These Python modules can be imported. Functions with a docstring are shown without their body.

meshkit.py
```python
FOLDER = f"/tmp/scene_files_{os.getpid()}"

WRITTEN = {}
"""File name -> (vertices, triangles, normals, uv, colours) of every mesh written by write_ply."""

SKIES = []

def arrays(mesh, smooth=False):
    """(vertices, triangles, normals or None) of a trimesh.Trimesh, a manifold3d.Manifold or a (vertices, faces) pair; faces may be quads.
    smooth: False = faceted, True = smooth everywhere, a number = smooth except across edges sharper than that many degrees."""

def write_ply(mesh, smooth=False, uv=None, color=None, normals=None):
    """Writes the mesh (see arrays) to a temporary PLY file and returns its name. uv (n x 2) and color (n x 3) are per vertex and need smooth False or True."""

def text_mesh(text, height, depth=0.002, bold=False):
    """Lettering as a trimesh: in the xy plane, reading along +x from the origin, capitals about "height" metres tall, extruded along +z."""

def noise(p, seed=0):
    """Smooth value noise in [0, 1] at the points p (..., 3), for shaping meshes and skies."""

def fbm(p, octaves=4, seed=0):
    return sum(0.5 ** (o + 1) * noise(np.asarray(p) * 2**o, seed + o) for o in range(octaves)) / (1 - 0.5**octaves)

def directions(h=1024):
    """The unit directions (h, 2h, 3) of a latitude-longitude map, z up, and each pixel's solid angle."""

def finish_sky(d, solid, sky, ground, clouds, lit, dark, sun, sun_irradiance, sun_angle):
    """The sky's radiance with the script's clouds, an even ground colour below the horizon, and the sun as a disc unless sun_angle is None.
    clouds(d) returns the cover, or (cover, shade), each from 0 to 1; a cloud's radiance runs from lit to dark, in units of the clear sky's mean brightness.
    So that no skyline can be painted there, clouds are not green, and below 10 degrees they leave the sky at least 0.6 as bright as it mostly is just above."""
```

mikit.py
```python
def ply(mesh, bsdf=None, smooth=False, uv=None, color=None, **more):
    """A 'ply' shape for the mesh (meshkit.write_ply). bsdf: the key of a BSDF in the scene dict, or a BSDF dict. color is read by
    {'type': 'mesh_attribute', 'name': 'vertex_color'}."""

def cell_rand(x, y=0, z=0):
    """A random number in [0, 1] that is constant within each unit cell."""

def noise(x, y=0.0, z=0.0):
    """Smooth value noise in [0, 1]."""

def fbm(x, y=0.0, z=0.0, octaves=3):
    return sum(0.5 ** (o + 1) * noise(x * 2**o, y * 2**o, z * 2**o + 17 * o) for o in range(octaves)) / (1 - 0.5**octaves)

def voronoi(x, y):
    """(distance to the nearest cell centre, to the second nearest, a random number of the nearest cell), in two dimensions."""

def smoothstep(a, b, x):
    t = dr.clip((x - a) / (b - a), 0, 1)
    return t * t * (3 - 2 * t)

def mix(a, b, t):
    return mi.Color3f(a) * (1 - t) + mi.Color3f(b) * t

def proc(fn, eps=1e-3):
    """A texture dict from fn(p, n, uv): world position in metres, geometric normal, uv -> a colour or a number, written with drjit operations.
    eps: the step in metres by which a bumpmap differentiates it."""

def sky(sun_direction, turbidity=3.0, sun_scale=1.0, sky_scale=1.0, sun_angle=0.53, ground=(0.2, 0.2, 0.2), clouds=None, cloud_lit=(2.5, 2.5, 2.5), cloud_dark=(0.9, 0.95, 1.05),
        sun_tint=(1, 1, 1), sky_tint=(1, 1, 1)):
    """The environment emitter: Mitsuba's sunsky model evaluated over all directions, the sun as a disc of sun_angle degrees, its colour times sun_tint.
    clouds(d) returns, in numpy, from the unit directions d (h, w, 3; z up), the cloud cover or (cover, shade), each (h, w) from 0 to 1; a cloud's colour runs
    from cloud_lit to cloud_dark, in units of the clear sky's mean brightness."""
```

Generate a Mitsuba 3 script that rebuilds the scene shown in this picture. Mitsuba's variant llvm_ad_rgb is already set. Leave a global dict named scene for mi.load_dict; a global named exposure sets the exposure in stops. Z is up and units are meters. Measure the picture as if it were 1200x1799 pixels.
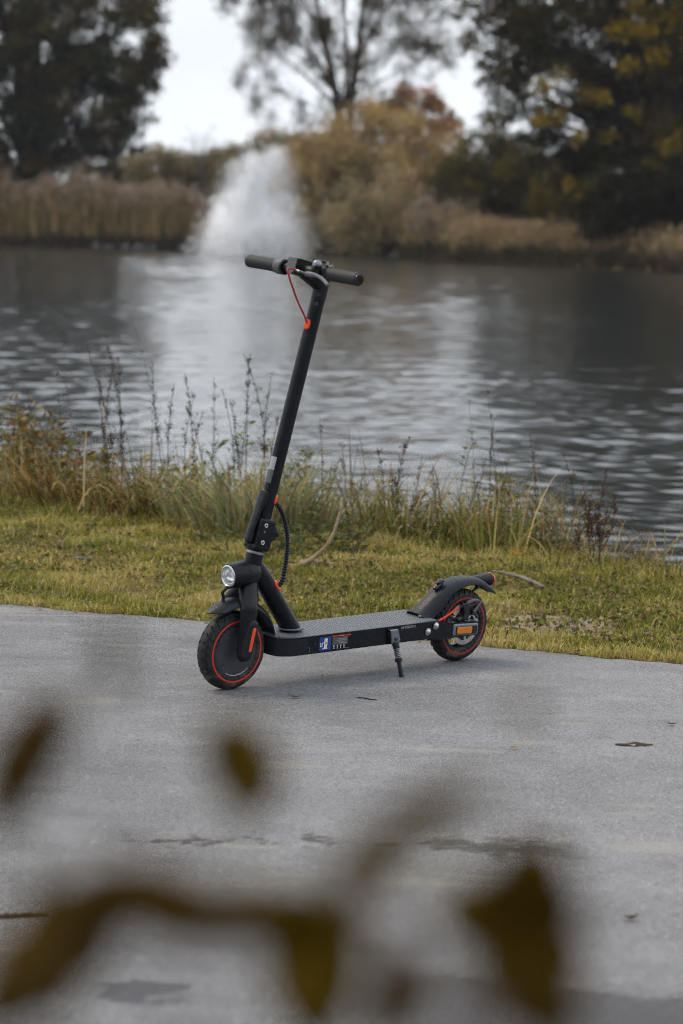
import math, random
import numpy as np, trimesh, mitsuba as mi, mikit, meshkit
import drjit as dr
from mikit import noise, fbm, voronoi, cell_rand, smoothstep, mix
from scipy.ndimage import gaussian_filter
from scipy.interpolate import CubicSpline
from shapely.geometry import Polygon, Point, LineString
from shapely import affinity

T = mi.ScalarTransform4f
scene, labels = {}, {}
RNG = np.random.default_rng(7)

# ------------------------------------------------------------------ camera, sky, exposure
EYE = np.array([0, 0, 1.2605])
PITCH, ROLL = 0.1174, 0.0225
_f = np.array([0, math.cos(PITCH), -math.sin(PITCH)]); _u = np.array([0, math.sin(PITCH), math.cos(PITCH)]); _r = np.array([1.0, 0, 0])
RIGHT = math.cos(ROLL) * _r + math.sin(ROLL) * _u
UP = -math.sin(ROLL) * _r + math.cos(ROLL) * _u
scene['haze_air'] = {'type': 'homogeneous', 'albedo': {'type': 'rgb', 'value': [.95, .95, .95]}, 'sigma_t': {'type': 'rgb', 'value': [.00012, .00013, .00015]}}
scene['camera'] = {'type': 'thinlens', 'fov': 2 * math.degrees(math.atan(600 / 4250)), 'fov_axis': 'x', 'near_clip': 0.05, 'far_clip': 2000.0,
                   'medium': {'type': 'ref', 'id': 'haze_air'}, 'aperture_radius': 0.0104, 'focus_distance': 6.75,
                   'to_world': T().look_at(origin=EYE.tolist(), target=(EYE + _f).tolist(), up=UP.tolist())}

def overcast(d):
    e = np.clip(d[..., 2], 0, 1)
    n = meshkit.fbm(np.stack([d[..., 0] / (e + .25) * 1.3, d[..., 1] / (e + .25) * 1.3, e * 0 + 3.1], -1), 5, 11)
    return np.ones_like(e), np.clip(0.48 - 0.40 * e + (n - .5) * 0.85, 0, 1)

scene['sky'] = mikit.sky((-0.55, 0.25, 0.80), turbidity=4, sun_scale=0.25, sun_angle=24, sun_tint=(1.0, .97, .93), clouds=overcast, cloud_lit=(2.52, 2.66, 2.86), cloud_dark=(1.27, 1.33, 1.42), ground=(.12, .115, .10))
exposure = 2.34

def at(px, py, d):
    """the point that lies d metres away where the photograph (1200 wide) shows it"""
    v = _f * 1.0 + RIGHT * (px - 600) / 4250 - UP * (py - 899.5) / 4250
    return EYE + v * (d / v[1])

# ------------------------------------------------------------------ helpers
def bsdf(name, d):
    scene['mat_' + name] = {**d, 'id': 'mat_' + name} if False else d
    return 'mat_' + name

def rgb(*c):
    return {'type': 'rgb', 'value': list(map(float, c))}

def pbr(name, c, rough=.5, metal=0.0, **k):
    base = c if isinstance(c, dict) else rgb(*c)
    return bsdf(name, {'type': 'twosided', 'bsdf': {'type': 'principled', 'base_color': base, 'roughness': rough, 'metallic': metal, **k}})

def add(key, mesh, mat, smooth=False, color=None, label=None, cat=None, group=None, kind=None, **k):
    base, n = key, 0
    while key in scene:
        n += 1; key = f'{base}_{n:03d}'
    scene[key] = mikit.ply(mesh, mat, smooth=smooth, color=color, **k)
    tag(key, label, cat, group, kind)
    return key

def tag(key, label=None, cat=None, group=None, kind=None):
    e = {k: v for k, v in dict(label=label, category=cat, group=group, kind=kind).items() if v}
    if e: labels[key] = e

_taken = {}
def thing(name, label, cat, group=None):
    n = _taken.get(name, 0); _taken[name] = n + 1
    key = name if n == 0 else f'{name}_{n:03d}'
    tag(key, label, cat, group)
    return key

def cat_(ms):
    return trimesh.util.concatenate(ms)

def tube(pts, radii, sides=8, cap=True):
    p = np.asarray(pts, float); n = len(p)
    r = np.broadcast_to(radii, (n,)).astype(float)
    t = np.gradient(p, axis=0); t /= np.linalg.norm(t, axis=1, keepdims=True) + 1e-12
    a = np.cross(t[0], [0, 0, 1.0]) if abs(t[0][2]) < .9 else np.cross(t[0], [1.0, 0, 0])
    a /= np.linalg.norm(a); A = []
    for i in range(n):
        a = a - t[i] * (a @ t[i]); a /= np.linalg.norm(a) + 1e-12; A.append(a)
    A = np.array(A); B = np.cross(t, A)
    ang = np.arange(sides) * 2 * np.pi / sides
    v = p[:, None] + r[:, None, None] * (np.cos(ang)[None, :, None] * A[:, None] + np.sin(ang)[None, :, None] * B[:, None])
    i, j = np.meshgrid(np.arange(n - 1), np.arange(sides), indexing='ij'); k = (j + 1) % sides
    q = np.stack([i * sides + j, i * sides + k, (i + 1) * sides + k, (i + 1) * sides + j], -1).reshape(-1, 4)
    v = v.reshape(-1, 3); f = np.vstack([q[:, [0, 1, 2]], q[:, [0, 2, 3]]])
    if cap:
        c0, c1 = len(v), len(v) + 1
        v = np.vstack([v, p[:1], p[-1:]]); jj = np.arange(sides); kk = (jj + 1) % sides
        f = np.vstack([f, np.stack([kk, jj, jj * 0 + c0], 1), np.stack([(n - 1) * sides + jj, (n - 1) * sides + kk, jj * 0 + c1], 1)])
    return trimesh.Trimesh(v, f, process=False)

def spline(pts, n):
    p = np.asarray(pts, float)
    s = np.r_[0, np.cumsum(np.linalg.norm(np.diff(p, axis=0), axis=1))]
    return CubicSpline(s, p)(np.linspace(0, s[-1], n))

def lathe(profile, seg=64, axis='y', wave=None):
    """profile [(r, h)] revolved about the axis through the origin; wave(theta, i) -> radial offset"""
    pr = np.asarray(profile, float); n = len(pr)
    th = np.arange(seg) * 2 * np.pi / seg
    R = np.repeat(pr[:, :1], seg, 1)
    if wave is not None: R = R + wave
    h = np.repeat(pr[:, 1:2], seg, 1); c, s = np.cos(th)[None], np.sin(th)[None]
    v = {'y': np.stack([R * c, h, R * s], -1), 'x': np.stack([h, R * c, R * s], -1), 'z': np.stack([R * c, R * s, h], -1)}[axis].reshape(-1, 3)
    i, j = np.meshgrid(np.arange(n - 1), np.arange(seg), indexing='ij'); k = (j + 1) % seg
    q = np.stack([i * seg + j, i * seg + k, (i + 1) * seg + k, (i + 1) * seg + j], -1).reshape(-1, 4)
    m = trimesh.Trimesh(v, np.vstack([q[:, [0, 1, 2]], q[:, [0, 2, 3]]]), process=False)
    return m

def grid_mesh(P):
    n, m = P.shape[:2]
    i, j = np.meshgrid(np.arange(n - 1), np.arange(m - 1), indexing='ij')
    q = np.stack([i * m + j, (i + 1) * m + j, (i + 1) * m + j + 1, i * m + j + 1], -1).reshape(-1, 4)
    return trimesh.Trimesh(P.reshape(-1, 3), np.vstack([q[:, [0, 1, 2]], q[:, [0, 2, 3]]]), process=False)

def sheet(P, t):
    """a grid of points thickened by t along its normals, closed at the rim"""
    a = grid_mesh(P); N = np.array(a.vertex_normals)
    n, m = P.shape[:2]
    v = np.vstack([a.vertices + N * t / 2, a.vertices - N * t / 2]); o = n * m
    f = [a.faces, a.faces[:, ::-1] + o]
    rim = np.r_[np.arange(m), np.arange(1, n) * m + m - 1, (n - 1) * m + np.arange(m - 2, -1, -1), np.arange(n - 2, 0, -1) * m]
    nx = np.roll(rim, -1)
    f += [np.stack([rim, nx, nx + o], 1), np.stack([rim, nx + o, rim + o], 1)]
    return trimesh.Trimesh(v, np.vstack(f), process=False)

_sph = trimesh.creation.icosphere(subdivisions=2).vertices
def hull(*items):
    """convex hull of ellipsoids (centre, radius or (rx, ry, rz))"""
    pts = np.vstack([np.asarray(c) + _sph * np.asarray(r) * np.ones(3) for c, r in items])
    return trimesh.convex.convex_hull(pts)

def rod(a, b, r, sides=20):
    return tube([a, b], r, sides)

def box(c, s, R=None, bevel=.0):
    s = np.asarray(s, float) / 2
    if bevel:
        pts = np.array([[x, y, z] for x in (-1, 1) for y in (-1, 1) for z in (-1, 1)]) * (s - bevel)
        m = trimesh.convex.convex_hull(np.vstack([pts + bevel * d for d in np.vstack([np.eye(3), -np.eye(3), np.array([[x, y, z] for x in (-1, 1) for y in (-1, 1) for z in (-1, 1)]) / 3 ** .5])]))
    else:
        m = trimesh.creation.box(s * 2)
    if R is not None: m.apply_transform(np.vstack([np.hstack([R, np.zeros((3, 1))]), [0, 0, 0, 1]]))
    m.apply_translation(c)
    return m

def torus(c, axis, R, r, seg=28, sides=10):
    axis = np.asarray(axis, float); axis /= np.linalg.norm(axis)
    a = np.cross(axis, [0.3, .5, .8]); a /= np.linalg.norm(a); b = np.cross(axis, a)
    th = np.linspace(0, 2 * np.pi, seg + 1)
    return tube(np.asarray(c) + R * (np.cos(th)[:, None] * a + np.sin(th)[:, None] * b), r, sides, cap=False)

def extrude(poly, depth):
    gs = getattr(poly, 'geoms', [poly])
    return cat_([trimesh.creation.extrude_polygon(g, depth, engine='earcut') for g in gs])

def side_plate(poly, y0, depth):
    """a polygon drawn in (x, z), standing in the plane y = y0 and thick towards +y"""
    m = extrude(poly, depth)
    v = m.vertices.copy(); m.vertices = np.stack([v[:, 0], y0 + v[:, 2], v[:, 1]], 1)
    m.invert()
    return m

VC = {'type': 'mesh_attribute', 'name': 'vertex_color'}

# ------------------------------------------------------------------ lie of the land
_SX = np.array([-400, -80, -20, -2, 2, 6, 14, 40, 80, 400.0]); _SY = np.array([170, 152, 147, 146, 134, 116, 100, 76, 62, 40.0])
WATER = -0.30

def far_shore(x):
    return np.interp(x, _SX, _SY)

def near_shore(x):
    return 10.75 - 0.75 * 4 * np.tanh(x / 4) + 0.12 * np.sin(x * 2.3 + .4) * np.exp(-(x / 6) ** 2)

def path_far(x):
    return 7.53 - 0.39 * x

def plane(x, y):
    return -0.0045 * np.clip(x, -12, 12) - 0.0131 * (np.clip(y, -10, 14) - 7)

def land(x, y):
    x, y = np.asarray(x, float), np.asarray(y, float)
    P = np.stack([x, y, x * 0], -1)
    lumps = (meshkit.fbm(P * 1.7, 3, 3) - .5) * 0.07 + (meshkit.fbm(P * 9, 2, 5) - .5) * 0.016
    off_path = np.clip((y - path_far(x) - .02) / .5, 0, 1)
    z = plane(x, y) + lumps * off_path
    drop = np.clip((y - near_shore(x) + .55) / 1.3, 0, 1); drop = drop * drop * (3 - 2 * drop)
    z = z - drop * 1.0
    fs = far_shore(x)
    rise = np.clip((y - fs + 2.5) / 6.0, 0, 1); rise = rise * rise * (3 - 2 * rise)
    z = z + rise * (1.0 + 0.75 + (meshkit.fbm(P * .09, 3, 9) - .5) * 1.0)
    return z

def ground(x, y):
    return float(land(np.array([x]), np.array([y]))[0])
# ------------------------------------------------------------------ ground
BARE = (.712, 7.86)
def soil_color(p, n, uv):
    a = fbm(p.x * 3.1, p.y * 3.1, 0, 3); b = fbm(p.x * 40, p.y * 40, 0, 3); c = noise(p.x * 190, p.y * 190)
    g = mix((.105, .088, .034), (.150, .140, .036), smoothstep(.35, .65, a))
    g = mix(g, (.055, .042, .026), smoothstep(.52, .72, b))
    g = mix(g, (.20, .165, .09), smoothstep(.72, .9, c) * .7)
    r = dr.sqrt(dr.square((p.x - BARE[0]) / .19) + dr.square((p.y - BARE[1]) / .22)) + .9 * (fbm(p.x * 14, p.y * 14, 0, 3) - .5)
    return mix(g, mix((.25, .205, .15), (.13, .105, .075), smoothstep(.45, .7, b)), smoothstep(1.05, .85, r))
bsdf('soil', {'type': 'twosided', 'bsdf': {'type': 'diffuse', 'reflectance': mikit.proc(soil_color)}})

def asphalt_color(p, n, uv):
    f1, f2, w = voronoi(p.x * 260, p.y * 260)
    g1, g2, w2 = voronoi(p.x * 90 + 5, p.y * 90)
    big = fbm(p.x * 1.1 + 3, p.y * 2.0, 0, 4); mid = fbm(p.x * 9, p.y * 14, 0, 3)
    v = .168 + .052 * (big - .5) * 2 + .030 * (mid - .5) * 2
    v = v * (0.66 + .70 * w) * (1 - .28 * smoothstep(.55, .95, f1))
    v = v + .075 * smoothstep(.93, .97, w2) * (1 - smoothstep(.25, .45, g1)) - .07 * smoothstep(.0, .06, .06 - w2) * (1 - smoothstep(.3, .5, g1))
    c = mix((0, 0, 0), (.985, 1.0, 1.045), v)
    # pale rubbed streaks and scuffs
    s = fbm(p.x * 3.2 + 40, p.y * 16, 0, 3)
    c = mix(c, (.27, .26, .22), smoothstep(.70, .80, s) * .45 * smoothstep(.35, .6, fbm(p.x * 2 + 9, p.y * 2, 0, 2)))
    # a transverse crack with crumbled dark edges, and tar patches
    yc = 4.745 - .05 * p.x + .20 * (fbm(p.x * 4.1, 0, 0, 4) - .5) + .03 * (fbm(p.x * 26, 1.3, 0, 3) - .5)
    wd = .085 * smoothstep(.40, .66, fbm(p.x * 5.3 + 1.7, 4, 0, 3)) + .002
    rag = .13 * (fbm(p.x * 34, p.y * 60, 0, 3) - .5)
    k = 1 - smoothstep(wd * .3, wd * 1.3 + .008, dr.abs(p.y - yc) + rag)
    k = k * smoothstep(.40, .54, fbm(p.x * 3.1 + 7.7, 2.2, 0, 3) + .2 * smoothstep(-.75, -.25, p.x) * smoothstep(.62, .36, p.x) - .02) * smoothstep(.25, .6, fbm(p.x * 60, p.y * 90, 0, 2) + .18)
    c = mix(c, (.040, .037, .034), k * .85 * smoothstep(.56, .40, p.x))
    t = smoothstep(.60, .66, fbm(p.x * 3.2 + 2.2, p.y * 4.5 + 1, 0, 4)) * smoothstep(4.1, 3.85, p.y)
    band = smoothstep(.035, .0, p.y - 3.735 + .3 * (p.x - .55) - .06 * (fbm(p.x * 14, p.y * 14, 0, 3) - .5)) * smoothstep(.0, .25, p.x)
    c = mix(c, (.040, .039, .043), dr.maximum(t, band) * .75)
    st = dr.sqrt(dr.square((p.x + .285) / .10) + dr.square((p.y - 3.73) / .075)) + 2.4 * (fbm(p.x * 15, p.y * 24, 0, 4) - .5)
    c = mix(c, (.036, .036, .044), smoothstep(1.1, .6, st) * .75)
    # earth washed over the verge
    e = 7.53 - .39 * p.x - p.y
    c = mix(c, (.105, .090, .058), smoothstep(.16, .0, e + .22 * (fbm(p.x * 12, p.y * 12, 0, 3) - .5)) * .55)
    return c
def asphalt_height(p, n, uv):
    f1, f2, w = voronoi(p.x * 260, p.y * 260)
    return (0.6 - f1) * .9 + w * .5 + fbm(p.x * 60, p.y * 60, 0, 2) * 1.2
bsdf('asphalt', {'type': 'twosided', 'bsdf': {'type': 'bumpmap', 'scale': .0013, 'arbitrary': mikit.proc(asphalt_height, 6e-4), 'bsdf': {'type': 'principled', 'base_color': mikit.proc(asphalt_color), 'roughness': .72, 'specular': .35}}})

def dense(lo, hi, a, b, fine, grow=1.12):
    """coordinates from lo to hi, evenly fine between a and b, growing outwards"""
    mid = list(np.arange(a, b + 1e-6, fine)); s, x, left = fine, a, []
    while x > lo:
        s *= grow; x -= s; left.append(x)
    s, x, right = fine, mid[-1], []
    while x < hi:
        s *= grow; x += s; right.append(x)
    return np.array(left[::-1] + mid + right)

gx = dense(-600, 600, -2.6, 2.6, .06, 1.14); gy = np.r_[dense(-200, 13.2, 6.6, 12.4, .06, 1.14)]
gy = gy[gy < 13.3]; gy = np.r_[gy, np.linspace(15, 60, 12), np.linspace(62, 160, 60), 170 * 1.12 ** np.arange(14)]
X, Y = np.meshgrid(gx, gy, indexing='ij')
Z = land(X, Y)
under = (Y < path_far(X) - .06) & (Y > path_far(X) - 4.6)
Z = np.where(under, Z - .045, Z)
m = grid_mesh(np.stack([X, Y, Z], -1)); 
add('ground', m, 'mat_soil', True, kind='structure', label='olive brown earth of the near bank, pond bed and far bank')

# the path: a strip whose far edge is crumbled into the verge
u = dense(-70, 70, -2.4, 2.4, .03, 1.15); v = np.r_[0, np.geomspace(.012, 1, 26)]
U, V = np.meshgrid(u, v, indexing='ij')
edge = (meshkit.fbm(np.stack([U * 5, U * 0, U * 0], -1), 4, 2) - .5) * .12 + (meshkit.fbm(np.stack([U * 26, U * 0 + 3, U * 0], -1), 3, 6) - .5) * .07
px_, py_ = U, path_far(U) + edge * (1 - V) - V * 4.55
pz = plane(px_, py_) + .004
pz = np.where(V == 0, pz - .04, pz)
add('footpath', grid_mesh(np.stack([px_, py_, pz], -1)), 'mat_asphalt', True, kind='structure', label='grey worn asphalt path with fine cracks and dark patches')

# ------------------------------------------------------------------ water with real ripples
bsdf('water', {'type': 'roughplastic', 'distribution': 'ggx', 'alpha': .012, 'int_ior': 1.333, 'diffuse_reflectance': rgb(.040, .050, .054), 'nonlinear': True})
rad = np.r_[[9.0], 9.4 * 1.0020 ** np.arange(1360)]; rad = np.r_[rad, [190, 260]]
a_in = np.linspace(-.20, .20, 170); a_out = .20 + np.cumsum(.0024 * 1.17 ** np.arange(24))
ang = np.r_[-a_out[::-1], a_in, a_out]
A, R_ = np.meshgrid(ang, rad, indexing='ij')
WX, WY = R_ * np.sin(A), R_ * np.cos(A)
rw = np.random.default_rng(5)
wz, sx, sy = np.zeros_like(WX), np.zeros_like(WX), np.zeros_like(WX)
gust = meshkit.fbm(np.stack([WX * .16, WY * .09, WX * 0], -1), 3, 4); gust = .55 + .9 * np.clip((gust - .3) / .4, 0, 1)
for i in range(96):
    lam = .085 * (24 ** rw.random()); th = 1.35 + rw.normal() * 1.0
    k = 2 * np.pi / lam; kx, ky = k * math.cos(th), k * math.sin(th)
    slope = .0085 * math.exp(-(math.log(lam / .20) / .95) ** 2) + .0046 * math.exp(-(math.log(lam / 1.1) / .55) ** 2) + .0012
    fade = np.clip((lam / (R_ * .0024) - 2.2) / 1.6, 0, 1) * gust
    ph = kx * WX + ky * WY + rw.random() * 6.283
    wz += fade * slope / k * np.sin(ph); sx += fade * slope * kx / k * np.cos(ph); sy += fade * slope * ky / k * np.cos(ph)
N = np.stack([-sx, -sy, np.ones_like(sx)], -1).reshape(-1, 3); N /= np.linalg.norm(N, axis=1, keepdims=True)
wm = grid_mesh(np.stack([WX, WY, WATER + wz], -1)); wm.invert() if wm.face_normals[0][2] < 0 else None
path_ = meshkit.write_ply((np.array(wm.vertices), np.array(wm.faces)), False, None, None, normals=N)
scene['pond_water'] = {'type': 'ply', 'filename': path_, 'face_normals': False, 'bsdf': {'type': 'ref', 'id': 'mat_water'}}
tag('pond_water', 'rippled brown grey pond water reflecting the pale sky', kind='structure')

# a little mist in the air over the pond
scene['haze'] = {'type': 'cube', 'to_world': T().translate([0, 130, 20.0]).scale([330, 350, 22.5]), 'bsdf': {'type': 'null'}, 'interior': {'type': 'ref', 'id': 'haze_air'}}
tag('haze', 'thin pale mist over the pond', 'haze', kind='stuff')
# ------------------------------------------------------------------ the scooter, built in its own frame: x forward, y to its left, z up, origin where the rear tyre meets the path
SM = np.array([[-0.74402, 0.66512, 0.06369, 0.3407], [-0.66805, -0.74224, -0.05286, 7.0105], [0.01211, -0.08188, 0.99657, 0.0030], [0, 0, 0, 1]])
SC = thing('electric_scooter', 'matte black electric kick scooter with red rim stripes parked on its kickstand on the path', 'scooter')
def S(key, mesh, mat, smooth=30, label=None):
    mesh = mesh.copy(); mesh.apply_transform(SM)
    return add(SC + '__' + key, mesh, mat, smooth, label=label)

def worn(c, amt=.35, f=60):
    def fn(p, n, uv):
        a = mix(c, tuple(x + amt * .012 for x in c), smoothstep(.42, .72, fbm(p.x * f, p.y * f, p.z * f, 3)))
        dust = smoothstep(.54, .72, fbm(p.x * 95, p.y * 95, p.z * 150, 3)) * smoothstep(.135, .04, p.z)
        return mix(a, (.085, .078, .068), dust * .28)
    return mikit.proc(fn)
pbr('black', worn((.0052, .0068, .0112)), .37, specular=.25)
pbr('black_satin', worn((.0085, .0115, .0175)), .40, specular=.28)
pbr('black_gloss', (.010, .010, .012), .16, specular=.5)
pbr('hub_grey', worn((.040, .045, .057), .5), .45, specular=.4)
pbr('grip', (.020, .022, .025), .62, specular=.4)
pbr('grey_plastic', (.085, .095, .105), .5, specular=.4)
pbr('red', (.62, .030, .018), .38, specular=.5)
pbr('red_cable', (.36, .018, .028), .38, specular=.5)
pbr('orange_red', (.80, .085, .018), .34, specular=.5)
pbr('steel', (.62, .63, .65), .28, 1.0)
pbr('dull_steel', (.30, .31, .33), .42, 1.0)
pbr('dark_steel', (.10, .105, .115), .40, .9)
pbr('chrome', (.75, .76, .78), .10, 1.0)
pbr('bracket_grey', (.19, .22, .26), .42, .5)
pbr('blue', (.015, .06, .26), .4, specular=.4)
pbr('white_print', (.72, .72, .70), .5)
pbr('grey_print', (.085, .088, .094), .5)
pbr('brown_print', (.42, .25, .10), .5)
pbr('silver_print', (.33, .34, .35), .45, .2)
pbr('amber', (.62, .20, .012), .22, specular=.6)
def tyre_color(p, n, uv):
    d = smoothstep(.50, .68, fbm(p.x * 34, p.y * 34, p.z * 34, 3)) * smoothstep(.19, .02, p.z)
    return mix((.017, .018, .020), (.14, .12, .095), d * .55)
pbr('tyre', mikit.proc(tyre_color), .62, specular=.35)
def mat_height(p, n, uv): return noise(p.x * 700, p.y * 700, p.z * 700)
bsdf('deck_rubber', {'type': 'twosided', 'bsdf': {'type': 'bumpmap', 'scale': .0004, 'arbitrary': mikit.proc(mat_height, 4e-4), 'bsdf': {'type': 'principled', 'base_color': rgb(.070, .082, .098), 'roughness': .44, 'specular': .6}}})

WB, RAD, RAKE = .856, .108, .213
ax = np.array([-math.sin(RAKE), 0, math.cos(RAKE)]); fx = np.array([math.cos(RAKE), 0, math.sin(RAKE)]); lf = np.array([0, 1.0, 0])
A0 = np.array([WB, 0, RAD])
def st(t, lat=0, fw=0): return A0 + ax * t + lf * lat + fx * fw

# ---- wheels
def tyre_mesh(seed):
    seg, n = 504, 46
    a = np.linspace(-2.55, 2.55, n)
    hw, hr, rc = .0255, .0235, RAD - .0235
    pr = np.stack([rc + hr * np.sign(np.cos(a)) * np.abs(np.cos(a)) ** .8, hw * np.sin(a)], 1)
    th = np.arange(seg) * 2 * np.pi / seg
    TH, AA = np.meshgrid(th, a)
    s = np.abs(AA) / 1.35
    chev = (TH * 28 / (2 * np.pi) + 1.15 * s) % 1
    zig = np.abs(((TH * 28 / (2 * np.pi)) % 1) - .5) * .22
    g = -.0042 * np.exp(-((chev - .5) / .12) ** 4) * (np.abs(AA) < 1.30) * (np.abs(AA) > .22)
    g += -.0036 * (np.abs(s - .52 - zig) < .075)
    pock = ((TH * 30 / (2 * np.pi)) % 1 - .5) / .30
    g += -.0075 * np.exp(-(pock ** 4)) * np.exp(-((np.abs(AA) - 1.72) / .20) ** 4)
    return lathe(pr, seg, 'y', g)

TY = tyre_mesh(0)
def stripe_mesh():
    out = []
    for s in (-1, 1):
        out.append(lathe([(.0785, s * .0190), (.0800, s * .0252), (.0830, s * .0262), (.0858, s * .0254), (.0866, s * .0190)], 96, 'y'))
    return cat_(out)
front = lambda m, c=A0: (m.copy().apply_translation(c))
cover = lathe([(0.0005, .0200), (.030, .0212), (.066, .0222), (.0668, .0212), (.0682, .0212), (.069, .0222), (.0775, .0212), (.0792, .016), (.0792, -.016), (.0775, -.0212), (.069, -.0222), (.030, -.0212), (.0005, -.0200)], 96, 'y')
W0 = S('wheel', front(cover), 'mat_hub_grey', 30, label='front wheel with closed grey motor cover')
S('wheel__tyre', front(TY), 'mat_tyre', 40); S('wheel__rim_stripe', front(stripe_mesh()), 'mat_red', 40)
for k in range(6):
    an = math.radians(22 + 60 * k); c = A0 + np.array([.0585 * math.cos(an), 0, .0585 * math.sin(an)])
    b = lathe([(.0001, .0205), (.0026, .0205), (.0030, .0232), (.0050, .0234), (.0056, .0215)], 16, 'y').apply_translation(c)
    S('wheel__bolt', b, 'mat_dark_steel', 30)
arc = np.linspace(math.radians(228), math.radians(300), 24)
S('wheel__trim_arc', tube(A0 + np.stack([.0655 * np.cos(arc), 0 * arc + .0226, .0655 * np.sin(arc)], 1), .0007, 6), 'mat_steel')
C1 = np.array([0, 0, RAD])
rim = [lathe([(.0800, .0195), (.0770, .0195), (.0735, .0150), (.0725, .006), (.0725, -.006), (.0735, -.0150), (.0770, -.0195), (.0800, -.0195), (.0800, .0195)], 96, 'y'),
       lathe([(.006, .024), (.019, .024), (.021, .021), (.021, -.021), (.019, -.024), (.006, -.024)], 40, 'y')]
for k in range(5):
    an = math.radians(250 + 72 * k); d = np.array([math.cos(an), 0, math.sin(an)])
    rim.append(hull((d * .016 + lf * .010, .006), (d * .016 - lf * .010, .006), (d * .074 + lf * .007, .0075), (d * .074 - lf * .007, .0075)))
pbr('rim_grey', worn((.115, .13, .155), .5), .42, .25)
S('wheel', front(cat_(rim), C1), 'mat_rim_grey', 30, label='rear wheel with five spokes and a brake disc')
S('wheel_001__tyre', front(TY, C1), 'mat_tyre', 40); S('wheel_001__rim_stripe', front(stripe_mesh(), C1), 'mat_red_cable', 40)
ring = Point(0, 0).buffer(.0535, 48).difference(Point(0, 0).buffer(.0405, 48))
holes = [Point(.0470 * math.cos(q) + .003 * math.cos(q) * (-1) ** k, .0470 * math.sin(q) + .003 * math.sin(q) * (-1) ** k).buffer(.0014, 5) for k, q in enumerate(np.linspace(0, 2 * np.pi, 40, endpoint=False))]
from shapely import union_all
disc = ring.difference(union_all(holes))
for k in range(5):
    q = math.radians(20 + 72 * k)
    disc = disc.union(LineString([(.012 * math.cos(q), .012 * math.sin(q)), (.042 * math.cos(q + .5), .042 * math.sin(q + .5))]).buffer(.0032))
disc = disc.union(Point(0, 0).buffer(.017))
S('wheel_001__brake_disc', front(side_plate(disc, .030, .0018), C1), 'mat_steel', False)

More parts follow.
